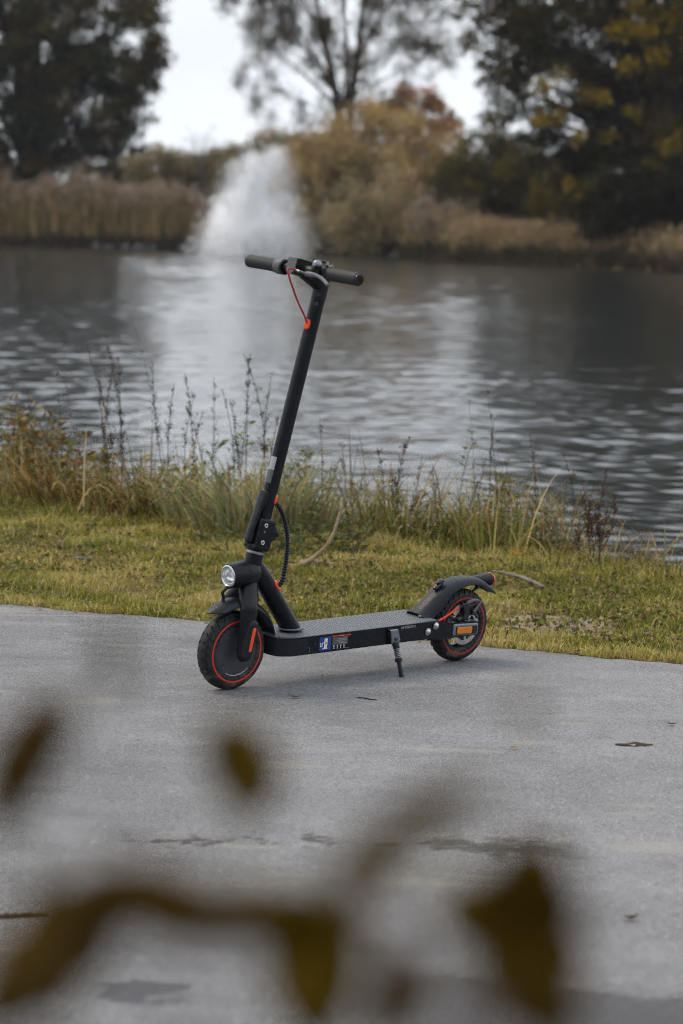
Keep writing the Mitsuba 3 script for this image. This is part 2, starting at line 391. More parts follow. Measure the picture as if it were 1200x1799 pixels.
# ---- fork, head tube, down tube
fork = []
for s in (-1, 1):
    fork += [hull((st(.185), (.029, .027, .026)), (st(.150, s * .018), (.031, .020, .03)), ((.842, s * .046, .222), (.029, .0125, .028))),
             hull(((.842, s * .046, .222), (.029, .0125, .028)), ((.855, s * .050, .112), (.021, .011, .026)))]
S('fork', cat_(fork), 'mat_black', 45)
for s in (-1, 1):
    S('fork__axle_cover', hull(((.836, s * .062, .184), (.0165, .005, .0165)), ((.836, s * .055, .184), (.018, .004, .018)), ((.853, s * .063, .106), (.0165, .005, .0165)), ((.853, s * .056, .106), (.018, .004, .018))), 'mat_black_satin', 40)
    S('fork__reflector', hull(((.836, s * .0672, .176), (.0058, .0018, .0058)), ((.8465, s * .0682, .121), (.0052, .0018, .0052))), 'mat_orange_red', 40, label='narrow red reflector strip')
S('head_tube', tube([st(t) for t in (.165, .175, .185, .20, .22, .25, .268)], [.0285, .0280, .0262, .0248, .0238, .0236, .0238], 36), 'mat_black', 40)
S('head_tube__collar', tube([st(.268), st(.271), st(.274)], [.0246, .0250, .0244], 36), 'mat_dull_steel', 40)
S('down_tube', tube([(.800, 0, .345), (.786, 0, .326), (.765, 0, .298), (.70, 0, .215), (.645, 0, .145)], [.017, .0235, .0262, .0265, .0268], 36), 'mat_black', 40)
el = np.linspace(0, 2 * np.pi, 49)
S('down_tube__flange', hull(*[((.652 + .037 * math.cos(q), .030 * math.sin(q), .1525), (.004, .004, .0028)) for q in el[:-1:3]]), 'mat_deck_rubber', 30)
dt = np.array([.645 - .765, 0, .145 - .298]); dt /= np.linalg.norm(dt); dn = np.array([-dt[2], 0, dt[0]])
dn = dn if dn[0] < 0 else -dn
gr = lambda c, n, d, R=.0078, r=.0042: cat_([torus(np.asarray(c) + d * e, n, R, r, 24, 10) for e in (-.0045, -.0015, .0015, .0045)])
n1 = dn * .75 + lf * .66; n1 /= np.linalg.norm(n1)
c1 = np.array([.742, 0, .268]) + n1 * .0265
S('down_tube__grommet', gr(c1, n1, dt), 'mat_orange_red', 40)

# ---- headlight
def along_x(prof, z, tilt=0.06, x0=0.0, seg=48):
    m = lathe(prof, seg, 'x')
    m.apply_transform(trimesh.transformations.rotation_matrix(tilt, [0, 1, 0])); m.apply_translation([x0, 0, z]); return m
LX, LZ = .832, .3165
S('headlight', cat_([along_x([(.001, -.046), (.020, -.046), (.030, -.036), (.0345, -.020), (.0362, .000), (.0352, .020), (.0335, .040), (.0318, .0525), (.0295, .0530), (.0285, .046), (.0285, .030), (.001, .030)], LZ, x0=LX), along_x([(.0366, -.004), (.0374, -.002), (.0374, .004), (.0366, .006)], LZ, x0=LX),
    hull((st(.20), (.022, .02, .03)), ((LX - .03, 0, LZ), (.02, .026, .024)))]), 'mat_black', 40)
S('headlight__bezel', along_x([(.0290, .050), (.0302, .0555), (.0268, .0570), (.0240, .0530), (.0232, .045)], LZ, x0=LX), 'mat_steel', 40, label='silver bezel ring')
S('headlight__reflector_bowl', along_x([(.0235, .0465), (.020, .038), (.014, .033), (.008, .0315), (.0005, .0315)], LZ, x0=LX), 'mat_chrome', 40)
S('headlight__lamp_bulb', along_x([(.0095, .0325), (.0088, .0375), (.006, .041), (.0005, .0425)], LZ, x0=LX), 'mat_white_print', 40)
bsdf('clear_glass', {'type': 'thindielectric', 'int_ior': 1.5})
S('headlight__glass', along_x([(.0240, .0500), (.018, .0530), (.010, .0548), (.0005, .0555)], LZ, x0=LX), 'mat_clear_glass', True)
hk = spline([(.874, .0, .283), (.892, 0, .279), (.9015, 0, .268), (.897, 0, .255), (.8985, 0, .243), (.889, 0, .232)], 20)
S('headlight__hook', tube(hk, np.r_[np.linspace(.0050, .0042, 19), .003], 10), 'mat_black_satin', 40)

# ---- folding clamp and stem
S('folding_clamp', cat_([hull(*[(st(t, l, w), .009) for t in (.288, .358) for l in (-.0195, .0195) for w in (-.018, .017)]), tube([st(.276), st(.288)], [.0245, .0275], 32),
    ]), 'mat_black', 40)
S('folding_clamp__hook', cat_([hull((st(.356, .004, -.014), (.018, .021, .006)), (st(.338, .004, -.020), (.014, .021, .012)), ((.738, .004, .4200), (.008, .015, .0085))), hull((st(.310, .004, -.020), (.012, .018, .010)), (st(.338, .004, -.020), (.012, .018, .010)), ((.746, .004, .4110), (.008, .013, .009)))]), 'mat_black_satin', 40)
bolt = lambda c, n, r=.0052: tube([np.asarray(c), np.asarray(c) + np.asarray(n) * .003, np.asarray(c) + np.asarray(n) * .0034], [r, r, r * .6], 14)
nut = lambda c, n, r: cat_([torus(c, n, r * .72, r * .3, 18, 8)])
S('folding_clamp__bolt', nut(st(.349, .0288, .010), lf, .0062), 'mat_steel', 40)
S('folding_clamp__bolt', nut(st(.302, .0288, .0075), lf, .0066), 'mat_steel', 40)
S('folding_clamp__bolt', bolt(st(.331, .0265, .011), lf, .0026), 'mat_dull_steel', 40)
lev = [hull((st(.302, 0, .034), (.010, .0135, .012)), (st(.330, 0, .0345), (.0085, .0135, .010))), hull((st(.330, 0, .0345), (.0085, .0135, .010)), (st(.385, 0, .028), (.0065, .0145, .010))),
       hull((st(.385, 0, .028), (.0065, .0145, .010)), (st(.430, 0, .0215), (.0075, .0185, .0135)), (st(.418, .0, .0185), (.009, .0195, .014)))]
S('folding_clamp__lever', cat_(lev), 'mat_black_satin', 45)
SR = .0196
S('stem', tube([st(.350), st(.60), st(1.000), st(1.003)], [SR, SR, SR, SR - .001], 40), 'mat_black', 40)
S('stem__top_sleeve', tube([st(.972), st(.973), st(1.02), st(1.03)], [SR + .0002, SR + .0012, SR + .0014, SR + .001], 40), 'mat_black_satin', 40)
pl = []
for t0, t1, key, mt in ((.498, .534, 'serial_plate', 'mat_silver_print'), (.462, .497, 'serial_plate', 'mat_grey_plastic')):
    P = np.array([[st(t, (SR + .0012) * math.sin(q), (SR + .0012) * math.cos(q)) for q in np.linspace(-.30, .62, 9)] for t in np.linspace(t0, t1, 6)])
    pl.append(S('stem__' + key, sheet(P, .0022), mt, 30, label='grey reflector plate on the front of the stem'))
n2 = -fx * .72 + lf * .70; n2 /= np.linalg.norm(n2)
S('stem__grommet', gr(st(.421) + n2 * SR, n2, ax, .0066, .0040), 'mat_orange_red', 40)
n3 = fx * .985 + lf * .17
S('stem__grommet', gr(st(.899) + n3 * SR, n3, ax, .0058, .0038), 'mat_orange_red', 40)
for t in (.958, .984):
    n4 = fx * .72 + lf * .69; c = st(t) + n4 * (SR + .0006)
    S('stem__screw', nut(c, n4, .0050), 'mat_dark_steel', 40)
# black ribbed cable sleeve between stem and down tube
sl = spline([st(.417) + n2 * (SR - .002), st(.408) + n2 * (SR + .010), (.7300, .020, .478), (.709, .020, .425), (.703, .020, .370), (.709, .021, .312), (.722, .021, .282), c1 - n1 * .004], 420)
sl_r = .0050 + .0020 * np.abs(np.sin(np.arange(420) * np.pi / 12.0)) ** .8
S('cable_sleeve', tube(sl, sl_r, 12), 'mat_black_satin', 40, label='ribbed black cable sleeve')

# ---- handlebar group
HB = st(1.035, 0, .0785)
hb = lambda lat, t=0, fw=0: HB + lf * lat + ax * t + fx * fw
S('handlebar', cat_([tube([hb(-.215), hb(.215)], .0128, 28), hull((st(1.01), (.021, .0205, .021)), (st(1.030, 0, .030), (.021, .0205, .020)), (hb(0, -.004, -.012), (.020, .021, .021)))]), 'mat_black', 40)
def grip_mesh(s):
    n, seg = 60, 96
    l = np.linspace(.106, .2265, n); r = np.full(n, .0172); r[:3] = [.0155, .0175, .0180]; r[3:6] = .0180; r[-4:] = [.0178, .0174, .0160, .0005]
    th = np.arange(seg) * 2 * np.pi / seg
    i, t = np.meshgrid(np.arange(n), th, indexing='ij')
    wv = .00045 * np.cos(i * np.pi * .9) * np.cos(t * 18) * ((i > 7) & (i < n - 6))
    m = lathe(np.stack([r, l * s], 1), seg, 'y', wv)
    if s < 0: m.invert()
    m.apply_translation(HB); return m
S('handlebar__grip', grip_mesh(1), 'mat_grip', 40); S('handlebar__grip', grip_mesh(-1), 'mat_grip', 40)
S('handlebar__grip_cap', tube([hb(.2235), hb(.2285), hb(.2295)], [.0150, .0148, .012], 28), 'mat_black_gloss', 40)
thr = lathe([(.0150, -.104), (.0205, -.103), (.0220, -.098), (.0222, -.078), (.0212, -.075), (.0150, -.074)], 48, 'y'); thr.apply_translation(HB)
S('throttle', cat_([thr]), 'mat_grey_plastic', 40, label='grey twist throttle collar beside the far grip')
S('throttle__ring', cat_([torus(hb(-.0725), lf, .0175, .0042, 40, 10)]), 'mat_black_gloss', 40)
# display: a wedge with a rounded underside
a_ = np.linspace(np.pi, 2 * np.pi, 20)
prof = Polygon([(-.0175, .021), (.0175, .021)] + [(.0175 * math.cos(q), -.006 + .017 * math.sin(q)) for q in a_[::-1]])
dsp = extrude(prof, .078); v_ = dsp.vertices.copy()
dsp.vertices = HB + lf * (v_[:, :1] - .012) + ax * (v_[:, 1:2] + .004) + fx * (.030 - v_[:, 2:3])
S('display', dsp, 'mat_black_gloss', 30, label='black display housing with a grey front plate')
fp = extrude(prof.buffer(-.0006), .003); v_ = fp.vertices.copy(); fp.vertices = HB + lf * (v_[:, :1] - .012) + ax * (v_[:, 1:2] + .004) + fx * (.030 + v_[:, 2:3])
fp.invert(); S('display__front_plate', fp, 'mat_grey_plastic', 30)
S('display__screen', box(hb(-.012, .0262, -.012), (.056, .030, .0022), np.stack([fx, lf, ax], 1), .0006), 'mat_black_gloss', 30)
# brake lever, in front of the bar on the scooter's left
S('brake_lever', cat_([torus(hb(0.100), lf, .0150, .0050, 32, 10), hull((hb(0.100, -.012, .012), .008), (hb(0.082, -.017, .030), .0070)), hull((hb(0.082, -.017, .030), .0070), (hb(0.054, -.013, .034), .0055)),
   hull((hb(0.054, -.013, .034), .0052), (hb(0.030, -.009, .035), .0040))]), 'mat_black_satin', 45)
bl = spline([hb(0.062, -.012, .036), hb(0.092, -.012, .040), hb(0.122, -.016, .042), hb(0.147, -.024, .046), hb(0.170, -.033, .052)], 26)
blm = tube(bl, .0052, 12); 
S('brake_lever__blade', cat_([blm, hull((bl[-1], .0056), (bl[-3], .005)), hull((hb(0.064, -.012, .036), .0072), (hb(0.100, -.0125, .040), .0066))]), 'mat_grey_plastic', 45)
S('brake_lever__ferrule', tube([hb(0.032, -.0092, .035), hb(0.020, -.0075, .0355), hb(0.016, -.007, .0355)], [.0042, .0036, .0030], 14), 'mat_dull_steel', 40)
S('bell', cat_([torus(hb(.094), lf, .0146, .0042, 32, 10), hull((hb(0.090, 0.008, .012), .008), (hb(0.086, 0.000, .026), (.012, .012, .010)))]), 'mat_black_gloss', 45, label='small dark bell with a shiny dome')
bd = [(.0005, .0136), (.0055, .0128), (.0098, .0100), (.0124, .0054), (.0131, .000), (.0128, -.004)]
bm = lathe(bd, 40, 'z'); bm.apply_transform(np.vstack([np.hstack([np.stack([fx, lf, ax], 1), np.zeros((3, 1))]), [0, 0, 0, 1]])); bm.apply_translation(hb(0.084, 0.016, .028))
pbr('dark_chrome', (.20, .21, .23), .16, 1.0)
S('bell__dome', bm, 'mat_dark_chrome', 40)
S('bell__cup', tube([hb(0.084, 0.013, .028), hb(0.084, 0.002, .027), hb(0.084, -0.008, .026)], [.0142, .0146, .0110], 36), 'mat_black_gloss', 40)
S('bell__striker', cat_([hull((hb(0.098, 0.020, .006), .0045), (hb(0.086, 0.030, -.004), .0035)), hull((hb(0.086, 0.030, -.004), .0035), (hb(0.070, 0.030, .006), .0030)), hull((hb(0.108, 0.016, .002), .006), (hb(0.100, 0.022, -.010), .005)), hull((hb(0.112, 0.008, -.004), .005), (hb(0.106, 0.022, -.006), .004))]), 'mat_black_gloss', 45)
ca, ce = hb(.004, -.020, .050), st(.903) + n3 * (SR + .003)
rc = spline([hb(.018, -.007, .0355), hb(.006, -.006, .044), hb(.000, -.010, .050), ca, ca * .68 + ce * .32 + fx * .004, ca * .32 + ce * .68 + fx * .003, ce, st(.899) + n3 * SR], 80)
S('brake_cable', tube(rc, .0026, 10), 'mat_red_cable', 40, label='thin red brake cable looping from lever to stem')

# ---- deck
def deck_outline(x0, x1, hw, rf, inset=0):
    pts = [(x0, -hw), (x0, hw)]
    q = np.linspace(np.pi / 2, -np.pi / 2, 41)
    # a blunt super-elliptic nose
    pts += [(x1 - rf + rf * abs(math.cos(a)) ** .62, hw * np.sign(math.sin(a)) * abs(math.sin(a)) ** .62) for a in q]
    return Polygon(pts).buffer(-inset)
def flat(poly, z0, z1, slope=.018, xr=.15):
    m = extrude(poly, z1 - z0); v = m.vertices.copy(); v[:, 2] += z0 - 0 * v[:, 0] ; v[:, 2] += (v[:, 0] - xr) * -0.008; m.vertices = v; return m
do = deck_outline(.150, .748, .073, .085)
dk = [flat(do, .0975, .1445), flat(do.buffer(-.003), .0955, .0976), flat(do.buffer(-.0015), .1444, .1462)]
S('deck', cat_(dk), 'mat_black', 25)
S('deck__edge_trim', cat_([flat(do.buffer(.0012).difference(do.buffer(-.0030)), .1462, .1482)]), 'mat_dark_steel', 25)
mat_poly = do.buffer(-.0034)
bumps = []
for i, x in enumerate(np.arange(.160, .742, .0115)):
    for j, y in enumerate(np.arange(-.064, .0645, .0098)):
        yy = y + (.0049 if i % 2 else 0)
        if abs(yy) < .066 and mat_poly.buffer(-.004).contains(Point(x, yy)) and not (((x - .652) / .045) ** 2 + (yy / .036) ** 2 < 1):
            z = .1482 + (x - .15) * -.008
            v = np.array([[x - .0042, yy - .0024, z], [x + .0042, yy - .0024, z], [x + .0042, yy + .0024, z], [x - .0042, yy + .0024, z], [x - .0026, yy - .001, z + .0013], [x + .0026, yy - .001, z + .0013], [x + .0026, yy + .001, z + .0013], [x - .0026, yy + .001, z + .0013]])
            f = np.array([[4, 5, 6], [4, 6, 7], [0, 1, 5], [0, 5, 4], [1, 2, 6], [1, 6, 5], [2, 3, 7], [2, 7, 6], [3, 0, 4], [3, 4, 7]])
            bumps.append(trimesh.Trimesh(v, f, process=False))
S('deck__mat', cat_([flat(mat_poly, .1462, .1483)] + bumps), 'mat_deck_rubber', False, label='black rubber deck mat with rows of raised studs')
S('deck__end_cap', cat_([flat(do.buffer(.0006).intersection(Polygon([(.648, -.2), (.9, -.2), (.9, .2), (.648, .2)])), .0970, .1440)]), 'mat_black_satin', 25)
S('deck__seam', tube([(.640, .0736, .0985), (.638, .0738, .103), (.640, .0738, .109), (.6445, .0738, .113)], .0011, 6), 'mat_dull_steel', 40)
S('deck__port', tube([(.622, .072, .121), (.622, .0745, .121), (.622, .0748, .121)], [.0062, .0060, .004], 20), 'mat_black_gloss', 40)
def zt(x): return (x - .15) * -.008
def sticker(key, poly, y, mat, label=None, d=.0005):
    return S(key, side_plate(poly, y, d), mat, False, label=label)
rect = lambda x0, z0, x1, z1: Polygon([(x0, z0), (x1, z0), (x1, z1), (x0, z1)])
q_ = lambda pts: Polygon([(.604 - a * .042, .099 + b * .038) for a, b in pts])
sticker('sticker', rect(.562, .099, .604, .137), .0731, 'mat_blue', 'blue sticker with a white pictogram')
sticker('sticker__pictogram', q_([(.27, .10), (.70, .10), (.70, .17), (.66, .17), (.70, .86), (.55, .91), (.42, .86), (.40, .17), (.27, .17)]), .0735, 'mat_white_print')
sticker('sticker__pictogram', LineString([(.604 - a * .042, .099 + b * .038) for a, b in [(.05, .52), (.13, .55), (.10, .30), (.22, .30), (.26, .55), (.42, .56)]]).buffer(.0011), .0735, 'mat_white_print')
sticker('sticker__emblem', Point(.604 - .55 * .042, .099 + .52 * .038).buffer(.0036), .0739, 'mat_brown_print')
sticker('warning_label', rect(.500, .1105, .556, .1330), .0731, 'mat_grey_print', 'dark grey warning label with red header and small white icons')
sticker('warning_label__header', rect(.489, .1345, .559, .1382), .0731, 'mat_red')
sticker('warning_label__header', rect(.516, .1353, .530, .1375), .0735, 'mat_silver_print')
for k in range(4):
    x = .5495 - k * .0125
    sticker('warning_label__icon', union_all([Point(x, .1078).buffer(.0020), rect(x - .0007, .1015, x + .0007, .107), Point(x, .1012).buffer(.0016)]), .0731, 'mat_white_print')
for k in range(4):
    sticker('warning_label__text_line', rect(.504 + .003 * (k % 2), .1145 + .0042 * k, .534 + .004 * (k % 3), .1157 + .0042 * k), .0735, 'mat_silver_print')
sticker('warning_label__text_line', rect(.494, .0995, .512, .1003), .0731, 'mat_silver_print')
tx = meshkit.text_mesh('MVTEKSTYO', .0070, .0004, bold=True); v = tx.vertices.copy(); v[:, 0] += v[:, 1] * .25
sc_ = .056 / np.ptp(v[:, 0]); v[:, 0] *= sc_
tx.vertices = np.stack([.3000 - v[:, 0], .0732 + v[:, 2], .1352 + v[:, 1] + 0 * v[:, 0]], 1)
S('lettering', tx, 'mat_silver_print', False, label='small slanted silver lettering on the deck side')
for x, z in ((.193, .119), (.163, .134)):
    S('deck__bolt', lathe([(.0105, .0), (.0105, .0030), (.0080, .0034), (.0078, .0055), (.0062, .0078), (.0030, .0090), (.0002, .0093)], 28, 'y').apply_translation((x, .0735, z)), 'mat_steel', 40)
    S('deck__bolt_washer', lathe([(.0002, .0), (.0122, .0), (.0122, .0016), (.0002, .0016)], 28, 'y').apply_translation((x, .0732, z)), 'mat_black_gloss', 30)

# ---- rear arms with amber reflector
arms = []
for s in (-1, 1):
    P = Polygon([(.200, .098), (.200, .140), (.150, .143), (.110, .132), (.06, .130), (-.02, .128), (-.034, .121), (-.034, .096), (-.022, .088), (.06, .087), (.135, .086), (.165, .092)]).buffer(.004).buffer(-.003)
    arms.append(side_plate(P, .046 if s > 0 else -.056, .010)); 
arms += [hull(((.17, s * .060, .11), (.02, .012, .022)), ((.145, s * .052, .112), (.02, .006, .024))) for s in (-1, 1)] + [rod((0, -.058, RAD), (0, .058, RAD), .007)]
S('rear_arm', cat_(arms), 'mat_black', 30)
S('rear_arm__reflector_frame', hull(*[((x, .057, z), (.007, .0035, .007)) for x, z in ((.068, .099), (.068, .120), (-.020, .096), (-.020, .117))]), 'mat_bracket_grey', 40)
S('rear_arm__reflector_bed', hull(*[((x, .0600, z), (.005, .0016, .005)) for x, z in ((.062, .101), (.062, .116), (-.017, .098), (-.017, .113))]), 'mat_black_gloss', 40)
S('rear_arm__reflector', cat_([hull(*[((x, .0618, z), (.003, .0014, .003)) for x, z in ((.0590, .1005), (.0590, .1150), (.004, .0985), (.004, .1130))])]), 'mat_amber', 40, label='amber side reflector')

# ---- brake caliper and its red cable
cal = [box((.006, .041, .162), (.050, .022, .034), None, .005), box((.020, .043, .142), (.028, .018, .020), None, .004), hull(((-.020, .044, .172), .008), ((-.036, .044, .150), .006)),
       tube([(.024, .055, .150), (.024, .047, .150)], .009, 20), tube([(-.006, .058, .158), (-.006, .048, .158)], .010, 20), hull(((.045, .045, .135), .007), ((.010, .040, .150), .007))]
S('brake_caliper', cat_(cal), 'mat_black_gloss', 45)
S('brake_caliper__arm', cat_([hull(((-.006, .056, .158), .0065), ((-.032, .056, .186), .0050)), hull(((-.006, .056, .158), .0045), ((-.022, .054, .140), .0045)), torus((-.006, .0585, .158), lf, .006, .0018, 20, 8)]), 'mat_dark_steel', 45)
S('brake_caliper__adjuster', tube([(.054, .053, .1735), (.044, .053, .1770), (.043, .053, .1774), (.034, .053, .1805), (.033, .053, .1808), (.022, .053, .1840)], [.0042, .0045, .0066, .0066, .0044, .0040], 16), 'mat_black_satin', 40)
S('brake_caliper__boot', tube(spline([(.024, .053, .1835), (.006, .053, .1895), (-.012, .053, .191), (-.026, .054, .188)], 14), [.0046, .0052, .0056, .0058, .0058, .0056, .0055, .0053, .0050, .0047, .0044, .0040, .0036, .0030], 14), 'mat_grey_plastic', 40)
S('brake_cable', tube(spline([(.150, .056, .140), (.118, .056, .1475), (.085, .055, .1620), (.052, .053, .1742)], 20), .0031, 10), 'mat_red', 40, label='short red brake cable at the rear wheel')

# ---- mudguards
def guard(arc_deg, rad, hw, drop, taper, c, t=.0032, nc=13):
    P = []
    for k, dg in enumerate(arc_deg):
        a = math.radians(dg); row = []
        for q in np.linspace(-1, 1, nc):
            w = hw * taper[k]; rr = rad[k] - drop * taper[k] ** 1.5 * abs(q) ** 2.4
            row.append((c[0] + rr * math.cos(a), q * w, c[2] + rr * math.sin(a)))
        P.append(row)
    return sheet(np.array(P), t)
dg = np.linspace(50, 181, 48)
tp = np.clip((dg - 49.6) / 15, .02, 1) ** .62 * np.clip((184 - dg) / 10, .3, 1) ** .4
S('mudguard', guard(dg, np.interp(dg, [50, 60, 90, 120, 181], [.1405, .1405, .1445, .1440, .1435]), .0335, .017, tp, A0), 'mat_black_satin', 50, label='front mudguard with a pointed tip')
top = spline([(.182, 0, .1570), (.150, 0, .1790), (.118, 0, .2040), (.080, 0, .2290), (.040, 0, .2445), (-.005, 0, .2500), (-.045, 0, .2470), (-.085, 0, .2310), (-.112, 0, .2120), (-.130, 0, .1950)], 60)
P = []
for k, p in enumerate(top):
    tt = np.gradient(top, axis=0)[k]; tt /= np.linalg.norm(tt); nn = np.array([-tt[2], 0, tt[0]]); nn = nn if nn[2] > 0 or abs(nn[2]) < .3 else -nn
    nn = np.array([tt[2], 0, -tt[0]]) if np.dot(np.array([tt[2], 0, -tt[0]]), p - C1) > 0 else np.array([-tt[2], 0, tt[0]])
    w = np.interp(k, [0, 8, 25, 45, 56, 59], [.037, .036, .0345, .0325, .028, .018]); dr_ = np.interp(k, [0, 5, 12, 22, 50, 59], [.016, .034, .034, .022, .015, .003])
    row = []
    for q in np.linspace(-1, 1, 21):
        row.append(p + lf * w * math.sin(q * 1.45) / math.sin(1.45) - nn * dr_ * (.25 * q * q + .75 * abs(q) ** 3.2))
    P.append(row)
S('mudguard', sheet(np.array(P), .0034), 'mat_black_satin', 50, label='rear mudguard curving up over the wheel')
tl = np.array([-.054, 0, .2405]); td = np.array([-1, 0, -.06]); td /= np.linalg.norm(td)
S('mudguard_001__light_housing', cat_([hull((tl + td * .004, (.012, .0150, .0105)), (tl + td * .058, (.004, .0225, .0190)))]), 'mat_black_satin', 45)
S('mudguard_001__tail_light', hull((tl + td * .0605, (.0034, .0225, .0195)), (tl + td * .0665, (.0034, .0195, .0165))), 'mat_orange_red', 40, label='red tail light')
S('mudguard_001__strut', cat_([hull(((-.058, 0, .2330), (.006, .010, .005)), ((-.075, 0, .2290), (.008, .010, .005)), ((-.066, 0, .2140), .005)), hull(((-.066, 0, .2140), .005), ((-.050, 0, .2050), .0038))]), 'mat_black_gloss', 45)
S('mudguard_001__catch', cat_([hull(((.086, .0, .238), (.0085, .0085, .006)), ((.104, .0, .224), (.0085, .0085, .006))), hull(((.083, 0, .2460), (.0105, .0105, .004)), ((.095, 0, .2400), (.009, .0095, .004)))]), 'mat_black_gloss', 45)
S('mudguard_001__screw', bolt((.183, .026, .1515), (0, 0, 1), .005), 'mat_steel', 40)

# ---- kickstand
S('kickstand', cat_([hull(*[((x, .0765, z), (.004, .003, .004)) for x, z in ((.350, .137), (.325, .136), (.331, .108), (.345, .109))]), tube([(.337, .073, .126), (.337, .082, .126)], .006, 16)]), 'mat_black', 40)
S('kickstand__bracket', hull(*[((x, .084, z), (.003, .0035, .003)) for x, z in ((.347, .136), (.324, .137), (.313, .108), (.338, .098), (.322, .096))]), 'mat_bracket_grey', 40)
S('kickstand__bolt', bolt((.329, .0885, .112), lf, .0048), 'mat_dark_steel', 40)
k0, k1 = np.array([.330, .088, .100]), np.array([.3265, .1245, .004])
kd = (k1 - k0) / np.linalg.norm(k1 - k0); kp = lambda q: k0 + (k1 - k0) * q
S('kickstand__socket', tube([kp(-.02), kp(.02), kp(.13), kp(.15)], [.0085, .0105, .0100, .0075], 20), 'mat_black_satin', 40)
hx = np.linspace(0, 6 * 2 * np.pi, 150); ka = np.cross(kd, [1, 0, 0.0]); ka /= np.linalg.norm(ka); kb = np.cross(kd, ka)
S('kickstand__spring', tube(k0 + (k1 - k0) * np.linspace(.14, .42, 150)[:, None] + .0082 * (np.cos(hx)[:, None] * ka + np.sin(hx)[:, None] * kb), .0015, 6), 'mat_dull_steel', 40)
S('kickstand__collar', tube([kp(.41), kp(.42), kp(.51), kp(.52)], [.0085, .0105, .0105, .0085], 20), 'mat_black_satin', 40)
S('kickstand__leg', cat_([tube([kp(.12), kp(.97)], [.0058, .0068], 18), hull((kp(.97), .0068), (kp(.97) + np.array([-.012, .010, -.002]), (.007, .007, .0035)))]), 'mat_black_satin', 40)
# ------------------------------------------------------------------ vegetation tools
def leaf_mat(name, trans=.55, rough=.6):
    return bsdf(name, {'type': 'principledthin', 'base_color': VC, 'roughness': rough, 'diff_trans': trans, 'spec_trans': 0.0, 'eta': 1.4})
leaf_mat('grass', .6, .55); leaf_mat('leaf', .6, .5); leaf_mat('far_leaf', .45, .75)
bsdf('bark', {'type': 'twosided', 'bsdf': {'type': 'diffuse', 'reflectance': VC}})

def blades(base, heading, length, lean, width, segs, rng, curl=1.8):
    """curved grass blades: base (n, 3), heading angle, length, lean (0 upright to 1 flat)"""
    n = len(base); d = np.stack([np.cos(heading), np.sin(heading), 0 * heading], 1); w = np.stack([-np.sin(heading), np.cos(heading), 0 * heading], 1)
    tw = rng.normal(0, .5, n); w = w * np.cos(tw)[:, None] + d * np.sin(tw)[:, None]
    s = np.linspace(0, 1, segs + 1)
    P = []
    for q in s:
        a = lean * 1.45 * q ** curl * .75 + lean * .35
        P.append(a)
    ang = np.array(P)                                  # (segs+1, n)
    step = length / segs
    c = [base]
    for k in range(segs):
        a = (ang[k] + ang[k + 1]) / 2
        c.append(c[-1] + (np.sin(a) * step)[:, None] * d + np.stack([0 * a, 0 * a, np.cos(a) * step], 1))
    vs = []
    for k in range(segs):
        h = (width * (1 - (k / segs) ** 2.2) / 2)[:, None] * w
        vs += [c[k] - h, c[k] + h]
    vs.append(c[segs])
    V = np.stack(vs, 1); m = V.shape[1]
    F = []
    for k in range(segs - 1):
        F += [[2 * k, 2 * k + 1, 2 * k + 3], [2 * k, 2 * k + 3, 2 * k + 2]]
    F.append([2 * segs - 2, 2 * segs - 1, 2 * segs])
    F = (np.arange(n) * m)[:, None, None] + np.array(F)[None]
    return V.reshape(-1, 3), F.reshape(-1, 3), m

def per(colors, m):
    return np.repeat(colors, m, 0)

def add_blades(key, v, f, col, m, mat='mat_grass', **k):
    return add(key, trimesh.Trimesh(v, f, process=False), mat, False, color=per(col, m), **k)

def pick(rng, pal, n, jit=.18):
    pal = np.asarray(pal, float); w = rng.integers(0, len(pal), n)
    return pal[w] * np.exp(rng.normal(0, jit, (n, 1))) * np.exp(rng.normal(0, .06, (n, 3)))

def leaves(c, size, rng, droop=0.0, aspect=.5, heading=None):
    """n leaf blades, each a folded rhombus of two triangles"""
    n = len(c)
    a = rng.normal(size=(n, 3)); a[:, 2] = a[:, 2] * .6 - droop
    if heading is not None: a = heading + .35 * a
    a /= np.linalg.norm(a, axis=1, keepdims=True)
    b = np.cross(a, rng.normal(size=(n, 3))); b /= np.linalg.norm(b, axis=1, keepdims=True) + 1e-9
    s = np.broadcast_to(size, (n,))[:, None]
    nn = np.cross(a, b) * s * .08
    V = np.stack([c, c + a * s * .45 + b * s * aspect / 2 + nn, c + a * s, c + a * s * .45 - b * s * aspect / 2 + nn], 1)
    F = (np.arange(n) * 4)[:, None, None] + np.array([[0, 1, 2], [0, 2, 3]])[None]
    return V.reshape(-1, 3), F.reshape(-1, 3)

GREEN, OLIVE, STRAW, RUST, GREY = (.165, .175, .036), (.33, .295, .062), (.48, .40, .20), (.30, .165, .05), (.19, .21, .13)

# ------------------------------------------------------------------ short grass of the verge
rg = np.random.default_rng(21)
n = 245000
gxx = rg.uniform(-1, 1, n); gxx = np.sign(gxx) * np.abs(gxx) ** 1.25 * 4.2
t = rg.random(n) ** 1.15
y0, y1 = path_far(gxx) - .075, near_shore(gxx) + .05
gyy = y0 + t * (y1 - y0)
pn = meshkit.fbm(np.stack([gxx * 2.3, gyy * 3.2, gxx * 0], -1), 4, 31)
pn2 = meshkit.fbm(np.stack([gxx * 7, gyy * 9, gxx * 0 + 4], -1), 3, 33)
bare = ((gxx - BARE[0]) / .19) ** 2 + ((gyy - BARE[1]) / .22) ** 2 < 1 + (pn2 - .5) * 2.4
keep = (rg.random(n) < np.clip(.30 + 2.6 * (pn2 - .34), .06, 1)) & (~bare | (rg.random(n) < .05)) & (rg.random(n) < np.clip((gyy - y0) / .13 + .20 + 1.2 * (pn2 - .45), 0, 1))
